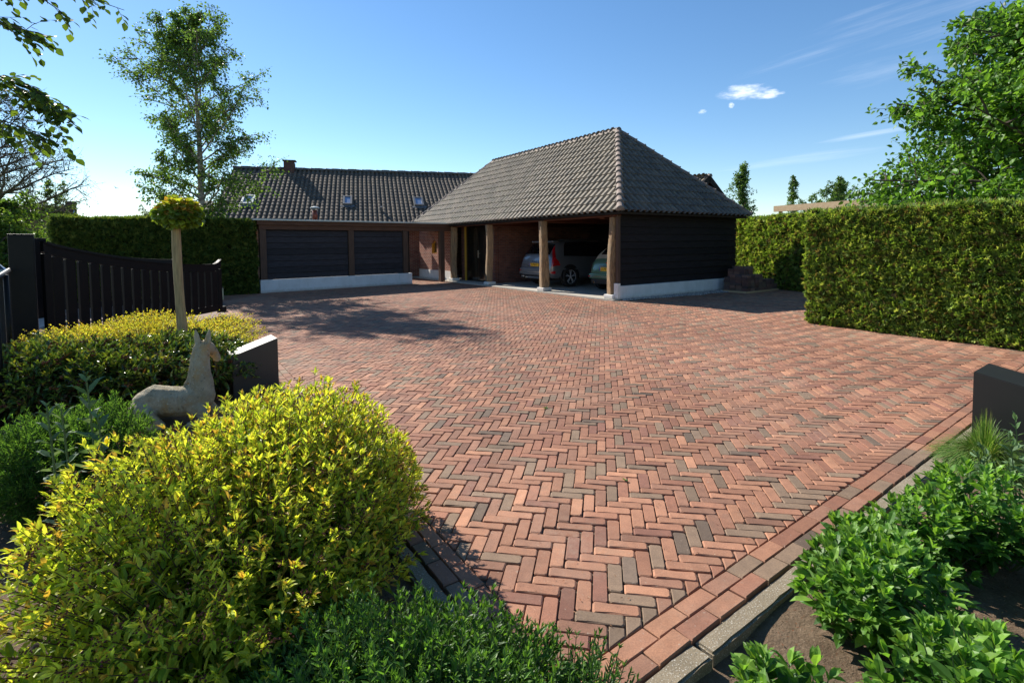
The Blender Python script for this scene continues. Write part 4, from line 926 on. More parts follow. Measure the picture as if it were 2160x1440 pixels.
def gravel():
    rng = np.random.default_rng(12); N = 5200; off = rng.uniform(.02, 4.75, N); wmax = .10+.30*np.clip(off/3, 0, 1); s = -.03-rng.random(N)*wmax*(1+.15*np.sin(off*5)); k = rng.random(N)
    P = np.array([barnW(a, b, 0) for a, b in zip(off, s)]); P[:, 2] = .002+.025*rng.random(N)*(1-np.clip(-s/.4, 0, 1))+.006
    v = np.array([(1,0,0),(0,1,0),(-1,0,0),(0,-1,0),(0,0,.8),(0,0,-.5),(.6,.6,.35),(-.6,.6,.3)]); f = [(0,6,4),(6,1,4),(1,7,4),(7,2,4),(2,3,4),(3,0,4),(0,3,5),(3,2,5),(2,1,5),(1,0,5)]
    a = rng.random((N, 3))-.5; fr = frames(a, rng.random(N)*6); sz = rng.uniform(.012, .026, N); cl = Cloud(); cl.put((v, f), P, fr, sz, sz*rng.uniform(.7, 1.2, N), sz*.8, pick(rng, [(.42,.42,.42),(.30,.30,.31),(.55,.53,.50),(.2,.2,.21)], N, .1))
    tag(cl.build('gravel', 'paver'), 'pale gravel strip along the base of the barn end wall', 'gravel', kind='stuff')
gravel()
def timber_frame():
    a = D(1633, 441, 23.5); b = D(1872, 424, 19.5); C = empty('timber_beam_frame', (a[0], a[1], 0), 0, label='pale fresh timber beam of a frame above the top of the right hedge', cat='pergola')
    A = np.zeros(2); Bv = (b-a)[:2]; L = np.linalg.norm(Bv); d = Bv/L; nn = np.array([-d[1], d[0]]); nn = nn if nn@np.array([1, .5]) > 0 else -nn
    MB().bar((0, 0, a[2]), (*Bv, b[2]), .09, .26).build('beam', 'fresh_timber', C)
    q = nn*2.4; MB().bar((*q, a[2]+.02), (*(Bv+q), b[2]+.02), .07, .17).build('beam', 'fresh_timber', C)
    for t in (.02, .35, .68, .97): m = MB(); p0 = Bv*t; p1 = p0+q; m.bar((*p0, a[2]+.11), (*p1, a[2]+.11), .07, .05); m.build('rafter', 'fresh_timber', C)
    MB().bar((*(Bv*.985), b[2]+.115), (*(Bv*1.04+nn*.75), b[2]+.10), .34, .03).build('roof_plank', 'ridge_clay', C)
    for t in (.06, .94):
        for r_ in (0, 1):
            p0 = Bv*t+q*r_+nn*.06; MB().box(p0[0]-.06, p0[0]+.06, p0[1]-.06, p0[1]+.06, -.14, a[2]-.08).build('post', 'fresh_timber', C)
timber_frame()

def blend_body(name, nodes, edges, extra=(), voxel=.010):
    """one continuous surface grown round a skeleton: (point, (radius across, radius up))"""
    b = bmesh.new()
    def ball(c, rx, rz):
        q = bmesh.ops.create_icosphere(b, subdivisions=2, radius=1.)
        for v in q['verts']: v.co = Vector((v.co.x*(rx+rz)/2+c[0], v.co.y*rx+c[1], v.co.z*rz+c[2]))
    for i, j in edges:
        (p, ra), (q, rb) = nodes[i], nodes[j]; p, q = np.array(p), np.array(q); L = np.linalg.norm(q-p); n = max(2, int(L/(.22*min(ra[0], rb[0]))))
        for k in range(n+1): t = k/n; ball(p*(1-t)+q*t, ra[0]*(1-t)+rb[0]*t, ra[1]*(1-t)+rb[1]*t)
    for (c, rx, ry, rz) in extra:
        q = bmesh.ops.create_icosphere(b, subdivisions=2, radius=1.)
        for v in q['verts']: v.co = Vector((v.co.x*rx+c[0], v.co.y*ry+c[1], v.co.z*rz+c[2]))
    me = bpy.data.meshes.new(name); b.to_mesh(me); b.free(); o = bpy.data.objects.new(name, me); COL.objects.link(o)
    rm = o.modifiers.new('r', 'REMESH'); rm.mode = 'VOXEL'; rm.voxel_size = voxel; sm = o.modifiers.new('m', 'SMOOTH'); sm.factor = .5; sm.iterations = 3
    dg = bpy.context.evaluated_depsgraph_get(); m2 = bpy.data.meshes.new_from_object(o.evaluated_get(dg)); bpy.data.objects.remove(o); m2.materials.clear()
    m2.polygons.foreach_set('use_smooth', [True]*len(m2.polygons)); return m2
def foal():
    # x towards the head, y away from the camera, z up; metre sizes
    N = [((.0,.0,.21),(.15,.17)),((.09,.0,.25),(.155,.18)),((.22,.0,.245),(.145,.165)),((.36,.0,.24),(.14,.16)),((.48,.0,.25),(.14,.17)),((.575,.0,.30),(.125,.16)),   # trunk 0-5
         ((.575,.0,.44),(.105,.135)),((.575,.005,.56),(.088,.11)),((.572,.025,.68),(.076,.092)),((.580,.065,.785),(.066,.075)),          # neck 6-9
         ((.602,.145,.775),(.060,.068)),((.622,.21,.715),(.050,.056)),((.636,.255,.655),(.043,.046)),((.642,.272,.625),(.036,.036)),          # head 10-13
         ((.00,-.12,.17),(.10,.12)),((.13,-.20,.13),(.075,.07)),((.25,-.21,.05),(.04,.04)),((.06,-.23,.035),(.03,.03)),((-.03,-.21,.03),(.028,.028)),   # near hind 14-18
         ((.02,.13,.13),(.09,.10)),((.16,.20,.09),(.06,.06)),((.05,.22,.035),(.03,.03)),   # far hind 19-21
         ((.60,-.08,.15),(.065,.075)),((.66,-.13,.10),(.045,.045)),((.58,-.15,.035),(.034,.034)),((.50,-.15,.03),(.034,.034)),      # near fore 22-25
         ((.60,.09,.15),(.065,.07)),((.68,.11,.09),(.042,.042)),((.60,.13,.03),(.032,.032)),   # far fore 26-28
         ((-.13,.0,.20),(.05,.055)),((-.165,-.03,.11),(.04,.04)),((-.16,-.08,.035),(.03,.03))]   # tail
    E_ = [(i, i+1) for i in range(13)]+[(0,14),(14,15),(15,16),(16,17),(17,18),(0,19),(19,20),(20,21),(4,22),(22,23),(23,24),(24,25),(4,26),(26,27),(27,28),(0,29),(29,30),(30,31)]
    ex = []
    for (c, lean) in (((.545,.035,.835), -.22), ((.622,.075,.825), .24)):      # pricked ears
        for k in range(9): t = k/8; w = np.interp(t, [0, .3, .6, 1], [.030, .040, .032, .010]); ex.append(((c[0]+lean*.12*t, c[1], c[2]-.01+.165*t), w, w*.55, w*.9))
    pts = [(.562,.03,.865),(.525,.005,.81),(.500,-.015,.72),(.484,-.02,.63),(.468,-.02,.54),(.445,-.015,.465),(.41,-.01,.415)]     # ribbed short mane
    for i in range(30): t = i/29*(len(pts)-1); a = int(min(t, len(pts)-2)); p = Vector(pts[a]).lerp(Vector(pts[a+1]), t-a); ex.append((tuple(p), .022, .015, .012))
    for sy in (-1, 1): ex.append(((.640, .215+.0*sy, .70+.0), .03, .03, .04)); ex.append(((.615+.045*sy*0+.05*(sy > 0)-.02, .17, .765), .018, .022, .016))     # cheek and brow
    ex.append(((.02, -.06, .27), .13, .09, .10)); ex.append(((.52, -.06, .27), .10, .085, .13))      # haunch and shoulder
    for k in range(5): ex.append(((.20+.055*k, -.115, .24), .012, .035, .10))
    me = blend_body('foal', N, E_, ex)
    b = bmesh.new(); b.from_mesh(me)
    for v in b.verts:
        q = v.co; k = (math.sin(q.x*61+q.z*37)+math.sin(q.y*73-q.z*29+q.x*17))*.0012; v.co += Vector((k, k, k))
    b.to_mesh(me); b.free(); return me
foal_me = foal()
hp = G(300, 862); f_o = tag(link('foal_statue', foal_me, 'weathered_stone'), 'weathered stone statue of a lying foal with pricked ears among the shrubs', 'statue')
f_o.location = (-3.27, 4.56, -.05); f_o.rotation_euler = (0, 0, R(8)); f_o.scale = (.80, .82, .86)

# ------------------------------------------------------------------ foliage
def hedge(name, label, path, height, thick, n_front, n_top, spray, pal, seed, lump=.06, side=1, base_gap=.0, back=False):
    """path: ground polyline of the visible face; the hedge body lies 'side' of it"""
    rng = np.random.default_rng(seed); P = np.array(path, float); seg = np.linalg.norm(P[1:]-P[:-1], axis=1); C = empty(name, (0, 0, 0), 0, label=label, cat='hedge')
    core = MB(); cl = Cloud(); tot = seg.sum()
    def lum(x, y, z): return lump*(np.sin(x*2.3+z*1.7+seed)*np.sin(y*2.1-z*2.9)+.5*np.sin(x*5.1+z*6.3)*np.sin(y*5.7+z*4.4+1)+.35*np.sin(x*11+z*9)*np.sin(y*13-z*10))
    for i, L in enumerate(seg):
        d = (P[i+1]-P[i])/L; n = np.array([d[1], -d[0]])*side; a = P[i]-n*.10; b = P[i+1]-n*.10; q = [a, b, b-n*(thick-.2), a-n*(thick-.2)]
        core.prism([tuple(x) for x in q], base_gap+.05, height-.10)
        for (cnt, face) in ((int(n_front*L/tot), 'f'), (int(n_top*L/tot), 't'), (int(n_front*.25*L/tot) if back else 0, 'b')):
            u = rng.random(cnt)*L; 
            if face == 't': w = rng.random(cnt)*thick; z = np.full(cnt, height); nn = np.tile([0, 0, 1.], (cnt, 1)); xy = P[i]+d*u[:, None]-n*w[:, None]
            else: z = base_gap+rng.random(cnt)**.95*(height-base_gap); o_ = 0 if face == 'f' else thick; xy = P[i]+d*u[:, None]-n*o_; nn = np.tile([*(n if face == 'f' else -n), 0.], (cnt, 1))
            p = np.c_[xy, z]; jit = -np.abs(rng.normal(0, .045, cnt))+lum(p[:, 0], p[:, 1], p[:, 2])
            rounding = np.where(z > height-.18, -(z-(height-.18))**2*2.2, 0) if face != 't' else 0
            p = p+nn*(jit+rounding)[:, None]
            dr = nn*(.7 if face != 't' else .55)+np.array([0, 0, .55 if face != 't' else .2])+rng.normal(0, .50, (cnt, 3)); fr = frames(dr, rng.normal(0, .9, cnt), (0.02, .01, 1.)); s_ = spray*rng.uniform(.6, 1.25, cnt)
            col = pick(rng, pal, cnt, .16); 
            cl.put(FAN, p, fr, s_, s_, s_*.6, col)
    for e, sg in ((0, 1), (-1, -1)):      # end caps
        d = (P[1]-P[0]) if e == 0 else (P[-1]-P[-2]); d = d/np.linalg.norm(d); n = np.array([d[1], -d[0]])*side; cnt = int(n_front*thick/tot); w = rng.random(cnt)*thick; z = base_gap+rng.random(cnt)*(height-base_gap)
        p = np.c_[P[e]-n*w[:, None], z]; nn = np.tile([*(-d*sg), 0.], (cnt, 1)); p = p+nn*(-np.abs(rng.normal(0, .045, cnt))+lum(p[:, 0], p[:, 1], p[:, 2]))[:, None]; p[:, :2] -= nn[:, :2]*0
        edge = np.minimum(w, thick-w); p[:, :2] += (d*sg)*(np.where(edge < .2, (.2-edge)**2*2.5, 0))[:, None]
        dr = nn*.7+np.array([0, 0, .5])+rng.normal(0, .5, (cnt, 3)); s_ = spray*rng.uniform(.6, 1.25, cnt); cl.put(FAN, p, frames(dr, rng.normal(0, .9, cnt)), s_, s_, s_*.6, pick(rng, pal, cnt, .16))
    core.build('branches', 'hedge_core', C); cl.build('foliage', 'thuja', C)
    # a few stems at the foot
    return C
plain('hedge_core', (.022, .022, .010), 1., (.04, .028, .018), 9, .6, .04, spec=.1)
THP = [(.15,.25,.04),(.21,.33,.055),(.30,.42,.08),(.08,.14,.028),(.42,.50,.13),(.12,.19,.04),(.17,.13,.055)]
hedge('hedge', 'tall clipped conifer hedge running along the right side of the paving', [(5.52, 9.74), (7.12, 7.05), (9.6, 3.0)], 2.06, 1.2, 39000, 9000, .085, THP, 41, .055, side=1)
hedge('hedge', 'clipped hedge between the barn and the right hedge, half in shadow', [(7.75, 21.5), (8.35, 17.6), (9.15, 14.4), (9.6, 11.6)], 2.36, 1.2, 17000, 4500, .12, THP, 42, .06, side=1)
hedge('hedge', 'dark clipped hedge behind the gate on the left', [(-12.5, 14.1), (-8.33, 16.92)], 2.38, 1.3, 15000, 5500, .12, [(.08,.14,.03),(.11,.17,.035),(.055,.10,.025),(.18,.22,.05)], 43, .05, side=1, back=True)

def shrub(name, label, cat, center, ra, rb, ang, height, n, leaf_len, leaf_w, pairs, pal, seed, tpl=LANCE, mat='leaf', stem_mat='red_twig', stem_col=(.1,.05,.03), t0=.25, power=2.4, lean=.55, droop=.0, tipcol=None, tipn=0, tipsize=.01, flat=.6, up=.55, group=None, var=.16, z0=-.06, toppal=None, dens_edge=.5, stemr=.0022, basescale=.72, tipshrink=.45, clip=None, openf=1., slope=(0, 0)):
    rng = np.random.default_rng(seed); C = empty(name, (center[0], center[1], 0), 0, label=label, cat=cat, group=group)
    a = rng.random(n)*2*math.pi; r_ = rng.random(n)**dens_edge; ca, sa = math.cos(ang), math.sin(ang)
    se = (np.abs(np.cos(a))**power+np.abs(np.sin(a))**power)**(-1/power)
    ex, ey = np.cos(a)*se*r_*ra, np.sin(a)*se*r_*rb; tip = np.c_[ex*ca-ey*sa, ex*sa+ey*ca]
    h = height*np.clip(1-np.clip(r_, 0, 1)**3.2, .0, 1)**flat*(.86+.14*np.sin(tip[:, 0]*3.3+seed)*np.sin(tip[:, 1]*3.9+seed))*(1+rng.normal(0, var*.4, n)); low = rng.random(n)
    h = h*(1+slope[0]*tip[:, 0]/ra+slope[1]*tip[:, 1]/rb)
    h = np.maximum(h, height*.16*(.5+low))
    tip3 = np.c_[tip, h]; base = np.c_[tip*basescale*.75, np.full(n, z0)]
    mid = base*.45+tip3*.55; mid[:, :2] -= tip*.06*lean; mid[:, 2] += h*.05
    tip3[:, 2] -= droop*h*r_**2
    if clip is not None:
        k = clip(tip3[:, 0]+center[0], tip3[:, 1]+center[1]); tip3, mid, base, h, r_ = tip3[k], mid[k], base[k], h[k], r_[k]; n = len(h)
    def bez(t): t = np.asarray(t)[..., None] if np.ndim(t) else t; return base*(1-t)**2+mid*2*t*(1-t)+tip3*t*t
    def tan(t): t = np.asarray(t)[..., None] if np.ndim(t) else t; return nrm((mid-base)*2*(1-t)+(tip3-mid)*2*t)
    st = Cloud(); K = 5; P = np.stack([bez(np.full(n, t)) for t in np.linspace(0, 1, K)], 1); st.tubes(P, np.linspace(stemr*1.6, stemr*.6, K)[None], 3, stem_col); st.build('stems', stem_mat, C)
    lf = Cloud(); az0 = rng.random(n)*6.28
    for k in range(pairs):
        u = (k+.5)/pairs; t = np.clip(t0+(1-t0)*(u**.85)+rng.normal(0, .012, n), 0, 1); p = bez(t); T = tan(t); s0, _, n0 = frames(T); az = az0+k*2.4
        for o_ in (0, math.pi):
            A = az+o_+rng.normal(0, .3, n); d = (s0*np.cos(A)[:, None]+n0*np.sin(A)[:, None])*1.0+T*(up+.9*u**4)+np.array([0, 0, .12-.25*(1-u)])+rng.normal(0, .16, (n, 3))
            sc = leaf_len*(1-tipshrink*u**3)*rng.uniform(.65, 1.15, n)*(.8+.2*min(1, u*3)); keep = rng.random(n) < openf
            cp = pal if (toppal is None) else pal
            col = pick(rng, pal, n, var)
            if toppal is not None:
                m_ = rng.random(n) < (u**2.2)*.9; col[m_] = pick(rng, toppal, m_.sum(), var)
            fr = frames(d, rng.normal(0, .35, n)); lf.put(tpl, p[keep], tuple(q[keep] for q in fr), (sc*leaf_w)[keep], sc[keep], sc[keep]*.9, col[keep])
    # the terminal tuft
    for k in range(4):
        d = tan(np.ones(n))*1.1+rng.normal(0, .42, (n, 3)); sc = leaf_len*(1-tipshrink)*rng.uniform(.6, 1.1, n); col = pick(rng, toppal or pal, n, var); lf.put(tpl, bez(np.ones(n)), frames(d, rng.normal(0, .5, n)), sc*leaf_w, sc, sc*.9, col)
    lf.build('leaves', mat, C)
    if tipn:
        fl = Cloud(); i = rng.choice(n, min(tipn, n), replace=False); k = 16; pp = np.repeat(bez(np.ones(n))[i], k, 0)+rng.normal(0, 1, (len(i)*k, 3))*np.array([.016, .016, .007])+np.array([0, 0, .012])
        v = [(1,0,0),(0,1,0),(-1,0,0),(0,-1,0),(0,0,1),(0,0,-1)]; f = [(0,1,4),(1,2,4),(2,3,4),(3,0,4),(1,0,5),(2,1,5),(3,2,5),(0,3,5)]
        s_ = tipsize*rng.uniform(.5, 1.1, len(pp)); fl.put((v, f), pp, frames(rng.normal(0, 1, (len(pp), 3))), s_, s_, s_, pick(rng, tipcol, len(pp), .15)); fl.build('flower_buds', 'dull_leaf', C)
    return C
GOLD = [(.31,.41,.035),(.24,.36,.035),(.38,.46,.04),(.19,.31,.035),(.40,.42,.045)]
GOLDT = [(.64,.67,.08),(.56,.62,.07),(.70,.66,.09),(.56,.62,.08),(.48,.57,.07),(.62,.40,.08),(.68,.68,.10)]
BUD = [(.17,.055,.045),(.22,.08,.05),(.13,.04,.04)]
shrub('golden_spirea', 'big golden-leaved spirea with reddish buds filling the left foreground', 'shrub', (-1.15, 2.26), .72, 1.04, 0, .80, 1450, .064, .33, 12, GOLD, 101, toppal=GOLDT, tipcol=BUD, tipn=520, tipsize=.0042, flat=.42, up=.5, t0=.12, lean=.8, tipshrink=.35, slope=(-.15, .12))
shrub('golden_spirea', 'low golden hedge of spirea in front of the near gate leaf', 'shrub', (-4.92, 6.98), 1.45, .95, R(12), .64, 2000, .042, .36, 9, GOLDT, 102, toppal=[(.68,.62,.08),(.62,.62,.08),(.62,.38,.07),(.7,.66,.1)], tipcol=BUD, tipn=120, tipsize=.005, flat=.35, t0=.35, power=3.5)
VIB = [(.045,.085,.02),(.065,.12,.025),(.10,.17,.03),(.03,.055,.016),(.13,.07,.025)]
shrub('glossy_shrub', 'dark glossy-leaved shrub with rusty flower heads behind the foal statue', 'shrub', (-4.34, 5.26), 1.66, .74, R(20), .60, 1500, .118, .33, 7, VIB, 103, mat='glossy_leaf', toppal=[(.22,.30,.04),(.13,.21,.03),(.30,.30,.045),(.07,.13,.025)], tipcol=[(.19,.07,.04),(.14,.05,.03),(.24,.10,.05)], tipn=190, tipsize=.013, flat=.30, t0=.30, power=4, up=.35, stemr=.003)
shrub('fine_leaved_perennial', 'bright green feathery perennial left of the big golden spirea', 'plant', (-2.72, 3.12), .50, .42, 0, .60, 620, .055, .20, 15, [(.07,.16,.03),(.10,.21,.04),(.14,.26,.05),(.05,.11,.025)], 104, flat=.45, t0=.2, up=.8, stem_mat='green_stem')
shrub('fine_leaved_perennial', 'dark green fine-leaved perennial with wiry stems at the bottom centre', 'plant', (-.30, 1.40), .64, .42, R(-14), .42, 760, .046, .34, 12, [(.075,.17,.03),(.10,.22,.035),(.14,.28,.045),(.05,.12,.025)], 105, flat=.42, t0=.15, up=.55, stem_mat='green_stem', var=.22)
shrub('fine_leaved_perennial', 'sparse wispy green stems leaning over the brick edging at the bottom', 'plant', (.12, 1.46), .30, .26, 0, .36, 120, .036, .28, 12, [(.05,.12,.03),(.09,.19,.045),(.06,.14,.03)], 106, flat=.5, t0=.2, up=.6, stem_mat='green_stem', var=.25)
shrub('silvery_perennial', 'small grey-green seedling shrub low at the left edge', 'plant', (-1.93, 2.30), .17, .2, 0, .22, 26, .06, .45, 5, [(.12,.19,.11),(.16,.24,.13)], 116, tpl=OVATE, mat='dull_leaf', t0=.3, stem_mat='green_stem')
HYD = [(.055,.16,.022),(.08,.20,.03),(.11,.25,.035),(.045,.12,.02)]
HYDT = [(.17,.34,.05),(.21,.38,.06),(.13,.28,.04)]
for (x, y, px_, py_, rr, hh, nn, sd_, lb) in ((0,0, 1855,1300, .34, .29, 84, 201, 'leafy green hydrangea in the middle of the right bed, beside the brick edging'),
        (0,0, 2075,1135, .36, .31, 80, 202, 'leafy green hydrangea below the ornamental grass'),
        (0,0, 2075,1560, .30, .28, 66, 203, 'leafy green hydrangea in the bottom right corner'),
        (0,0, 1672,1560, .21, .21, 28, 204, 'small leafy hydrangea at the bottom edge, right of the concrete kerb'),
        (0,0, 1945,1165, .24, .24, 46, 206, 'mid-sized leafy hydrangea hugging the kerb, above the one in the middle of the bed'),
        (0,0, 1800,1165, .15, .17, 22, 207, 'low hydrangea shoot spilling over the kerb, nearest the brick edging'),
        (0,0, 2290,1290, .22, .26, 40, 205, 'hydrangea seedling cut off by the right edge of the bed')):
    p = G(px_, py_)
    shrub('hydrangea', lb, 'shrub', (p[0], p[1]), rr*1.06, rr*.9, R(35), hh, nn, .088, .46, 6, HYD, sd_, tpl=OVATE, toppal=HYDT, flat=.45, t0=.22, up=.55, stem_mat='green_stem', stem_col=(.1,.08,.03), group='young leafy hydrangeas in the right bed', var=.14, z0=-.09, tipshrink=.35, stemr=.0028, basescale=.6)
p = G(2170, 1075)
shrub('silvery_perennial', 'tall grey-green stalks with long leaves at the right edge', 'plant', (p[0]+.02, p[1]), .26, .22, 0, .50, 20, .085, .36, 9, [(.13,.22,.10),(.17,.27,.14),(.10,.18,.07)], 210, tpl=OVATE, mat='dull_leaf', flat=.3, t0=.2, up=.6, stem_mat='green_stem', stemr=.004, z0=-.08)
def stalks():
    rng = np.random.default_rng(77); p0 = np.array([-2.28, 2.62]); C = empty('silvery_perennial', (*p0, 0), 0, label='tall felted grey-green stalks left of the golden spirea', cat='plant'); st = Cloud(); lf = Cloud()
    for (px_, top, Y, sz) in ((98, 858, 2.55, .8), (128, 862, 2.70, .8), (182, 806, 2.62, 1.15), (206, 882, 2.50, .9)):
        t = D(px_, top, Y)-[p0[0], p0[1], 0]; b = np.array([t[0]+.03, t[1], -.05]); K = 6; P = np.array([b+(t-b)*u+np.array([math.sin(u*3)*.012, 0, 0]) for u in np.linspace(0, 1, K)]); st.tubes(P[None], np.linspace(.0075, .004, K)[None], 6, (.16, .2, .11))
        n = 9
        for k in range(n):
            u = .25+.75*(k/(n-1))**.8; q = b+(t-b)*u; az = k*1.57+rng.normal(0, .2); ll = .105*sz*(1-.45*(u > .93))*rng.uniform(.85, 1.15)
            for o_ in (0, math.pi):
                d = np.array([[math.cos(az+o_), math.sin(az+o_), .45+.9*u**4]]); lf.put(OVATE, q[None], frames(d, rng.normal(0, .3, 1)), ll*.34, ll, ll*1.1, pick(rng, [(.13,.20,.13),(.17,.25,.15),(.11,.19,.10)], 1))
    st.build('stems', 'green_stem', C, True); lf.build('leaves', 'dull_leaf', C)
stalks()
def grass_clump():
    rng = np.random.default_rng(55); p = G(2078, 968); C = empty('ornamental_grass', (p[0], p[1], 0), 0, label='arching clump of fine ornamental grass in front of the right block', cat='grass'); n = 2600
    a = rng.random(n)*6.28; tilt = rng.random(n)**.7; L = rng.uniform(.30, .52, n); o = np.c_[np.cos(a), np.sin(a)]; K = 7; P = []
    for u in np.linspace(0, 1, K):
        rad = .04*rng.random(n)*0+.05*tilt+L*tilt*.95*u; z = -.06+L*(u*(1.15-.35*tilt)-u*u*(.30+.75*tilt)); P.append(np.c_[o*rad[:, None], z])
    P = np.stack(P, 1); P += np.cumsum(rng.normal(0, .0035, P.shape), 1); w = .0019*rng.uniform(.7, 1.3, n); sd_ = np.c_[-o[:, 1], o[:, 0], np.zeros(n)]; wk = np.array([.7, 1, 1, .95, .8, .5, .1])
    V = np.stack([P+sd_[:, None]*w[:, None, None]*wk[None, :, None], P-sd_[:, None]*w[:, None, None]*wk[None, :, None]], 2).reshape(n, -1, 3)
    f = np.array([(2*i, 2*i+1, 2*i+3, 2*i+2) for i in range(K-1)]); cl = Cloud(); cl.raw(V, f[None]+(np.arange(n)*2*K)[:, None, None], np.full(n*(K-1), 4), np.repeat(pick(rng, [(.12,.24,.04),(.17,.30,.06),(.09,.18,.04),(.28,.33,.12)], n, .12), 2*K, 0)); cl.build('blades', 'leaf', C)
grass_clump()

# ------------------------------------------------------------------ trees
def poly_curve(p0, d0, L, K, rng, wob=.12, grav=0.):
    P = [np.array(p0, float)]; d = nrm(np.array(d0, float))
    for i in range(K-1): d = nrm(d+rng.normal(0, wob, 3)+np.array([0, 0, grav])); P.append(P[-1]+d*L/(K-1))
    return np.array(P)
def tree(name, label, base, H, tr, env, z0, nl, ns, nt, nleaf, leaf, pal, seed, bark='bark', tpl=FOLD, mat='leaf', group=None, limb_up=.5, grav=.0, tgrav=0., lw=.6, lean=(0, 0), cat='tree', sublen=.38, twiglen=.16, tipl=.0, trunk_show=True, limbr=.35, wob=.1, leafjit=.05, azs=None, minlimb=.0, topcut=.96, region=None, hang=0.):
    rng = np.random.default_rng(seed); C = empty(name, base, 0, label=label, cat=cat, group=group); K = 12
    tk = np.array([[lean[0]*t**1.3+.04*math.sin(5*t+seed)*H*.1, lean[1]*t**1.3+.04*math.sin(4*t+seed*2)*H*.1, H*topcut*t] for t in np.linspace(0, 1, K)])
    def on(z): t = z/(H*topcut); i = min(int(t*(K-1)), K-2); f = t*(K-1)-i; return tk[i]*(1-f)+tk[i+1]*f
    br = Cloud(); br.tubes(tk[None], (tr*(1-np.linspace(0, 1, K)**1.2*.93))[None], 12, (.5, .5, .5)); limbs = []; subs = []; twigs = []
    for i in range(nl):
        t = (i+rng.random())/nl; z = z0+(H*topcut-z0)*t*.93; az = (i*2.399+rng.normal(0, .3)) if azs is None else rng.uniform(*azs); e = max(env(t, az), .05)*rng.uniform(.82, 1.06)
        p = on(z); upz = limb_up*(.6+.9*t); d = np.array([math.cos(az), math.sin(az), upz]); L = e*math.hypot(1, upz*.7); lb = poly_curve(p, d, L, 7, rng, wob, grav); limbs.append((lb, tr*limbr*(1-.75*t)+.004, t))
        for k in range(ns):
            u = .18+.80*(k+rng.random())/ns; q = lb[int(u*5.99)]*(1-(u*6)%1)+lb[min(int(u*5.99)+1, 6)]*((u*6)%1); ld = nrm(lb[-1]-lb[0]); dd = ld*.7+rng.normal(0, .75, 3)+np.array([0, 0, .1]); sl_ = max(L*sublen*(1.1-.5*u), .15)*rng.uniform(.7, 1.2); sb = poly_curve(q, dd, sl_, 5, rng, .14, tgrav*.5); subs.append(sb)
            for m_ in range(nt):
                u2 = .2+.8*(m_+rng.random())/nt; q2 = sb[min(int(u2*4), 4)]; d2 = nrm(sb[-1]-sb[0])*.6+rng.normal(0, .7, 3); tl = max(twiglen*L, .12)*rng.uniform(.6, 1.3); tw = poly_curve(q2, d2, tl, 4, rng, .12, tgrav); twigs.append(tw)
    for (lb, r0_, t) in limbs: br.tubes(lb[None], np.linspace(r0_, r0_*.25, 7)[None], 6, (.5, .5, .5))
    o = br.build('trunk', bark, C, True)
    subs = np.array(subs); twigs = np.array(twigs); b2 = Cloud(); lr = tr*.06+.002; b2.tubes(subs, np.linspace(lr*1.6, lr*.5, 5)[None], 4, (.4, .4, .4)); b2.tubes(twigs, np.linspace(lr*.5, lr*.2, 4)[None], 3, (.4, .4, .4)); b2.build('branches', 'twig', C)
    if nleaf:
        lf = Cloud(); N = len(twigs)
        for k in range(nleaf):
            u = rng.random(N)*3; i = np.minimum(u.astype(int), 2); f = (u-i)[:, None]; p = twigs[np.arange(N), i]*(1-f)+twigs[np.arange(N), i+1]*f+rng.normal(0, leafjit, (N, 3)); T = twigs[:, -1]-twigs[:, 0]
            d = nrm(T)*.6+rng.normal(0, .7, (N, 3))+np.array([0, 0, -.15-hang]); sc = leaf*rng.uniform(.6, 1.25, N); lf.put(tpl, p, frames(d, rng.normal(0, .8, N)), sc*lw, sc, sc, pick(rng, pal, N, .18))
        lf.build('crown', mat, C)
    return C
BIR = [(.09,.175,.035),(.125,.225,.045),(.065,.12,.028),(.17,.28,.055)]
bx = D(424, 440, 17.9)
def env_birch(t, az):
    a = [1.5, 2.1, 1.9, 1.5, 2.0, 2.25, 2.1, 1.8, 1.4, .95, .45]; e = np.interp(t, np.linspace(0, 1, 11), a); return e*(1+.16*math.cos(az-0.3+t*2))
tree('birch', 'tall airy birch with pale trunk behind the dark left hedge', (bx[0], bx[1], -.1), 9.75, .135, env_birch, 2.2, 48, 9, 6, 13, .086, BIR, 301, bark='birch_bark', limb_up=.95, tgrav=-.10, grav=-.02, sublen=.36, twiglen=.17, lw=.75, wob=.09, limbr=.30, leafjit=.06, hang=.2, topcut=.97, lean=(-.05, 0))
KERS = [(.09,.21,.03),(.13,.27,.04),(.17,.33,.055),(.06,.14,.022)]
def env_big(t, az): return float(np.interp(t, [0, .15, .4, .7, 1], [5.0, 5.6, 5.2, 4.0, 1.6]))
tree('broadleaf_tree', 'large leafy tree rising behind the right hedge at the picture edge', (15.6, 12.6, -.1), 8.0, .26, env_big, .9, 105, 9, 6, 15, .17, KERS, 302, limb_up=.42, sublen=.28, twiglen=.11, lw=.62, tpl=LANCE, leafjit=.09, hang=.25, limbr=.28, wob=.07, azs=(R(95), R(290)))
def env_pop(w): return lambda t, az: w*float(np.interp(t, [0, .2, .6, 1], [.6, 1, .85, .25]))*(1+.3*math.sin(az*3+t*9))
DK = [(.08,.16,.045),(.11,.20,.055),(.055,.11,.035),(.15,.23,.06)]
p = D(1567, 450, 42.); tz = D(1567, 345, 42.)[2]; tree('poplar', 'narrow upright tree just right of the barn roof edge', (p[0], p[1], -.1), tz+.1, .12, env_pop(.85), .8, 34, 5, 4, 9, .17, DK, 303, limb_up=2.6, group='upright trees on the horizon', sublen=.4, twiglen=.25)
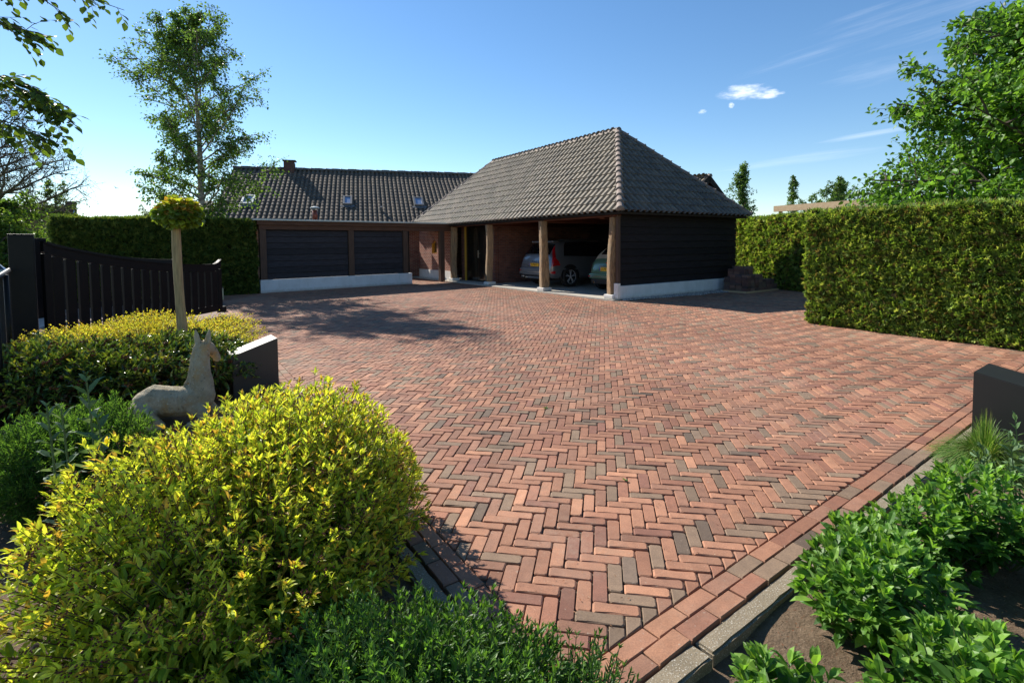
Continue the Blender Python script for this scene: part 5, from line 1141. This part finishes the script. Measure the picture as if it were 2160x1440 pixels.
p = D(1672, 440, 50.); tz = D(1675, 362, 50.)[2]; tree('poplar', 'slim pointed tree above the hedge, left of the small dark trees', (p[0], p[1], -.1), tz+.1, .1, env_pop(.62), .6, 26, 5, 4, 9, .17, DK, 304, limb_up=2.8, group='upright trees on the horizon', sublen=.4, twiglen=.25)
p = D(1772, 440, 46.); tz = D(1772, 362, 46.)[2]; tree('poplar', 'slim tree standing in the middle of the low spreading tree', (p[0], p[1], -.1), tz+.1, .1, env_pop(.62), .6, 26, 5, 4, 9, .17, DK, 305, limb_up=2.8, group='upright trees on the horizon', sublen=.4, twiglen=.25)
p = D(1765, 440, 38.); tz = D(1760, 385, 38.)[2]; tree('broadleaf_tree', 'low spreading tree above the timber beam', (p[0], p[1], -.1), tz+.1, .12, lambda t, az: float(np.interp(t, [0, .4, 1], [1.6, 2.1, .7])), 1.6, 30, 6, 4, 9, .14, DK, 306, limb_up=.6)
p = D(1712, 440, 44.); tz = D(1712, 408, 44.)[2]; tree('broadleaf_tree', 'small round tree left of the low spreading tree', (p[0], p[1], -.1), tz+.1, .1, lambda t, az: 1.1, 1.2, 22, 5, 4, 9, .14, DK, 307, limb_up=.4)
# left background
BT = [(.06,.08,.03),(.08,.10,.03),(.05,.05,.03)]
p = D(-25, 440, 30.); tz = D(30, 200, 30.)[2]
tree('bare_tree', 'thinly leaved tree with a lace of fine twigs at the left edge', (p[0], p[1], -.1), tz+.2, .30, lambda t, az: float(np.interp(t, [0, .3, .6, 1], [4.6, 4.6, 3.6, 1.6])), 2.2, 48, 11, 7, 2, .12, BT, 308, limb_up=.75, sublen=.34, twiglen=.22, wob=.13)
LG = [(.09,.17,.03),(.13,.22,.04),(.055,.11,.022),(.20,.29,.05)]
p = D(-18, 470, 19.); tree('broadleaf_tree', 'dense dark green bushy tree behind the gate post', (p[0]-.3, p[1], -.1), 3.35, .16, lambda t, az: float(np.interp(t, [0, .4, .8, 1], [1.7, 2.0, 1.5, .7])), .5, 44, 8, 5, 13, .13, LG, 309, limb_up=.35)
p = D(118, 440, 34.); tz = D(130, 378, 34.)[2]; tree('broadleaf_tree', 'small loose tree beside the red cottage chimney', (p[0], p[1], -.1), tz+.2, .1, lambda t, az: float(np.interp(t, [0, .5, 1], [1.2, 1.35, .5])), 1., 26, 6, 4, 6, .14, LG, 310, limb_up=.6)
p = D(322, 470, 60.); tz = D(322, 436, 60.)[2]; tree('broadleaf_tree', 'faint distant tree just above the left hedge', (p[0], p[1], -.1), tz+.1, .12, lambda t, az: 1.6, 1., 22, 5, 4, 8, .2, [(.12,.16,.06)], 311, limb_up=.5)

def ball_tree():
    rng = np.random.default_rng(66); b = np.array([-4.07, 6.36]); C = empty('ball_headed_tree', (*b, 0), 0, label='standard tree with a bare trunk and a small round yellow-green head', cat='tree')
    tp = D(370, 478, 6.36)-[b[0], b[1], 0]; K = 9; P = np.array([[.0+tp[0]*t+.006*math.sin(t*7), tp[1]*t, -.1+(tp[2]+.1)*t] for t in np.linspace(0, 1, K)]); c = Cloud(); c.tubes(P[None], (.066-.020*np.linspace(0, 1, K)**.8+.003*np.sin(np.linspace(0, 9, K)))[None], 16, (.5, .5, .5)); c.build('trunk', 'pale_bark', C, True)
    cen = D(378, 456, 6.36)-[b[0], b[1], 0]; n = 820; d = nrm(rng.normal(0, 1, (n, 3))); d[:, 2] = np.abs(d[:, 2])*np.where(rng.random(n) < .68, 1, -.55); r_ = np.array([.215, .215, .185]); tip = cen+d*r_*rng.uniform(.8, 1.08, (n, 1)); st = Cloud(); j = rng.choice(n, 140, replace=False)
    top = P[-1]; bm_ = np.stack([np.tile(top, (140, 1)), (top+tip[j])/2+rng.normal(0, .01, (140, 3)), tip[j]], 1); st.tubes(bm_, np.array([[.009, .005, .002]]), 4, (.2, .1, .05)); st.build('branches', 'red_twig', C)
    dd = d*.7+np.array([0, 0, -.35])+rng.normal(0, .4, (n, 3)); sc = .085*rng.uniform(.6, 1.2, n); col = pick(rng, [(.15,.23,.03),(.21,.29,.035),(.11,.17,.03)], n, .15); up_ = d[:, 2] > .35; col[up_] = pick(rng, [(.46,.42,.05),(.52,.30,.06),(.40,.44,.05),(.24,.30,.04)], up_.sum(), .15)
    lf = Cloud(); lf.put(OVATE, tip, frames(dd, rng.normal(0, .5, n), (0.1, 0, 1.)), sc*.95, sc, sc, col); lf.build('crown', 'leaf', C)
ball_tree()
def overhang():
    """beech standing left of the picture; only branch ends reach into view"""
    rng = np.random.default_rng(88); b = np.array([-8.2, 5.4]); C = empty('beech_tree', (*b, 0), 0, label='beech reaching leafy branch ends into the top left corner', cat='tree')
    br = Cloud(); lf = Cloud(); K = 8; tk = np.array([[0, 0, -.1], [.05, 0, 1.2], [.0, .05, 2.6], [.1, 0, 4.], [.15, .1, 5.4], [.1, .1, 6.6], [.2, .1, 7.6], [.2, .1, 8.4]]); br.tubes(tk[None], np.linspace(.2, .04, K)[None], 10, (.5, .5, .5)); br2 = Cloud()
    ends = []
    def sprig(path, sub):
        P = np.array([D(x, y, Y)-[b[0], b[1], 0] for x, y, Y in path]); t = np.linspace(0, 1, 10); q = np.array([np.interp(t, np.linspace(0, 1, len(P)), P[:, i]) for i in range(3)]).T; root = tk[3+min(3, len(ends))]; ends.append(1)
        br.tubes(np.array([root+(q[0]-root)*u+np.array([0, 0, .35*math.sin(u*3.14)]) for u in np.linspace(0, 1, 8)])[None], np.linspace(.05, .010, 8)[None], 6, (.5, .5, .5)); br2.tubes(q[None], np.linspace(.009, .0025, 10)[None], 5, (.3, .3, .3))
        for k in range(sub):
            u = rng.random(); i = min(int(u*9), 8); p0 = q[i]+(q[i+1]-q[i])*(u*9-i); T = nrm(q[i+1]-q[i]); d = T*.8+rng.normal(0, .45, 3)+np.array([0, 0, -.15]); tw = poly_curve(p0, d, rng.uniform(.10, .30), 4, rng, .1, -.08); br2.tubes(tw[None], np.linspace(.003, .001, 4)[None], 4, (.3, .3, .3)); m_ = 5
            uu = np.linspace(.2, 1, m_)*2.99; ii = uu.astype(int); pp = tw[ii]+(tw[np.minimum(ii+1, 3)]-tw[ii])*(uu-ii)[:, None]; TT = nrm(tw[-1]-tw[0]); sd_ = nrm(np.cross(TT, [0, 0, 1.])); sg = np.where(np.arange(m_)%2, 1, -1)[:, None]
            dl = TT*.7+sd_*sg*.8+np.array([0, 0, -.25])+rng.normal(0, .2, (m_, 3)); sc = .078*rng.uniform(.7, 1.15, m_); lf.put(OVATE, pp, frames(dl, rng.normal(0, .4, m_)), sc*.72, sc, sc*.8, pick(rng, [(.06,.11,.018),(.09,.15,.02),(.13,.20,.03),(.05,.09,.02)], m_, .15))
    sprig([(-130, -60, 4.6), (60, -40, 4.6), (170, -10, 4.6), (262, 22, 4.6)], 24)
    sprig([(-140, -30, 4.4), (40, -35, 4.4), (100, 5, 4.4), (136, 30, 4.4)], 10)
    sprig([(-150, 20, 4.1), (-20, 40, 4.1), (40, 60, 4.1), (92, 74, 4.1)], 20)
    sprig([(-150, 150, 4.3), (-10, 158, 4.3), (60, 180, 4.3), (122, 238, 4.3)], 40)
    sprig([(-150, 165, 4.5), (-20, 170, 4.5), (50, 190, 4.5), (100, 215, 4.5)], 30)
    sprig([(-150, 235, 4.2), (-30, 245, 4.2), (30, 262, 4.2), (88, 284, 4.2)], 22)
    for k in range(150):     # the rest of the crown, outside the picture
        root = tk[rng.integers(3, 8)]; az = rng.uniform(R(95), R(300)); e = root+np.array([math.cos(az), math.sin(az), .35])*rng.uniform(1., 2.6); br2.tubes(np.linspace(root, e, 5)[None], np.linspace(.02, .004, 5)[None], 4, (.3, .3, .3)); m_ = 26; pp = e+rng.normal(0, .35, (m_, 3)); sc = .085*rng.uniform(.7, 1.2, m_); lf.put(FOLD, pp, frames(rng.normal(0, 1, (m_, 3))), sc*.7, sc, sc, pick(rng, BIR, m_, .15))
    br.build('trunk', 'bark', C, True); br2.build('branches', 'twig', C); lf.build('crown', 'leaf', C)
overhang()

# ------------------------------------------------------------------ litter and the bird
def litter():
    rng = np.random.default_rng(17); N = 650; a = rng.random(N)*2.5; Y = 2.0+rng.random(N)**1.8*9; X = rng.uniform(-.45, .75, N)*Y; P = np.c_[X, Y, np.full(N, .006)]
    k = ((P[:, :2]-LB0)@LBn < -.05)&((P[:, :2]-RB0)@RBn < -.05)&~(((P[:, :2]-np.array([5.6, 9.6]))@VV > .1)); P = P[k]; n = len(P); d = np.c_[rng.normal(0, 1, (n, 2)), rng.normal(0, .12, n)]; s_ = rng.uniform(.008, .020, n); cl = Cloud(); cl.put(FOLD, P, frames(d, rng.normal(0, .2, n)), s_*.28, s_, s_*.4, pick(rng, [(.30,.11,.05),(.42,.22,.12),(.16,.07,.04),(.6,.52,.4)], n, .15, [.4,.25,.25,.1])); tag(cl.build('petal_litter', 'dull_leaf'), 'tiny dry petals and bud scales scattered on the brick paving', 'litter', kind='stuff')
    N = 1500; t_ = rng.random(N)*3.3; w_ = rng.normal(0, .5, N)**2*.35-.04; d_ = np.array([.535, -.845]); n_ = np.array([-.845, -.535]); xy = np.array([5.55, 9.72])+d_*t_[:, None]+n_*w_[:, None]; P = np.c_[xy, np.full(N, .007)]; d = np.c_[rng.normal(0, 1, (N, 2)), rng.normal(0, .1, N)]; s_ = rng.uniform(.012, .035, N); cl = Cloud(); cl.put(FOLD, P, frames(d, rng.normal(0, .2, N)), s_*.22, s_, s_*.4, pick(rng, [(.16,.10,.05),(.10,.09,.04),(.22,.14,.07)], N, .2)); tag(cl.build('hedge_litter', 'dull_leaf'), 'dry brown needles collected along the foot of the right hedge', 'litter', kind='stuff')
    N = 2600; P = np.c_[rng.uniform(.3, 3.6, N), rng.uniform(.9, 3.9, N), np.full(N, -.040)]; Q = np.c_[rng.uniform(-2.6, -1.4, 900), rng.uniform(1., 2.9, 900), np.full(900, -.035)]
    P = P[((P[:, :2]-RB0)@RBn > .30)]; P = np.concatenate([P, Q]); n = len(P); d = np.c_[rng.normal(0, 1, (n, 2)), rng.normal(0, .3, n)]; s_ = rng.uniform(.006, .022, n); cl = Cloud(); cl.put(FOLD, P, frames(d, rng.normal(0, .6, n)), s_*.35, s_, s_, pick(rng, [(.22,.10,.05),(.12,.075,.045),(.32,.22,.13),(.10,.065,.04)], n, .2)); tag(cl.build('bark_mulch', 'dull_leaf'), 'shredded brown bark chips and dry bits lying on the bed soil', 'mulch', kind='stuff')
    cl = Cloud(); N = 2600; P = np.c_[rng.uniform(.3, 4., N), rng.uniform(.9, 4.1, N), np.full(N, -.052)]; P = P[((P[:, :2]-RB0)@RBn > .28)]; n = len(P); v = [(1,0,0),(0,1,0),(-1,0,0),(0,-1,0),(0,0,.8),(0,0,-.8)]; f = [(0,1,4),(1,2,4),(2,3,4),(3,0,4),(1,0,5),(2,1,5),(3,2,5),(0,3,5)]
    s_ = rng.uniform(.003, .014, n)**1; cl.put((v, f), P, frames(rng.normal(0, 1, (n, 3))), s_, s_*.8, s_*.8, pick(rng, [(.15,.105,.07),(.11,.075,.05),(.20,.15,.10)], n, .15)); tag(cl.build('soil_clods', 'soil'), 'small crumbs of dry soil on the right planting bed', 'soil', kind='stuff')
litter()
def weeds():
    rng = np.random.default_rng(4)
    for (x, y, n, lb) in ((1152, 862, 9, 'tiny weed sprouting between the bricks in the middle of the yard'), (1318, 1013, 7, 'tiny weed between the bricks nearer the camera')):
        p = G(x, y); cl = Cloud(); d = np.c_[rng.normal(0, 1, (n, 2)), rng.uniform(.3, .8, n)]; s_ = rng.uniform(.02, .045, n); cl.put(LANCE, np.zeros((n, 3)), frames(d), s_*.4, s_, s_, pick(rng, [(.10,.22,.03)], n, .2)); o = tag(cl.build('weed', 'leaf'), lb, 'weed'); o.location = (p[0], p[1], .002)
weeds()
p = D(245, 397, 45.); m = MB(); m.tube([(-.18,0,0),(-.08,0,.02),(.08,0,.02),(.2,0,0)], [.01,.05,.05,.01], 8); m.add([(-.06,0,.03),(.07,0,.03),(.0,.45,.20),(-.12,.75,.10),(-.10,.4,.17)], [(0,1,2,4),(4,2,3)]); m.add([(-.06,0,.03),(.07,0,.03),(.0,-.45,.20),(-.12,-.75,.10),(-.10,-.4,.17)], [(0,4,2,1),(4,3,2)])
o = tag(m.build('bird', 'bird_black'), 'small dark bird gliding in the sky left of the birch', 'bird'); o.location = p; o.rotation_euler = (R(20), 0, R(70)); o.scale = (.5, .5, .5)
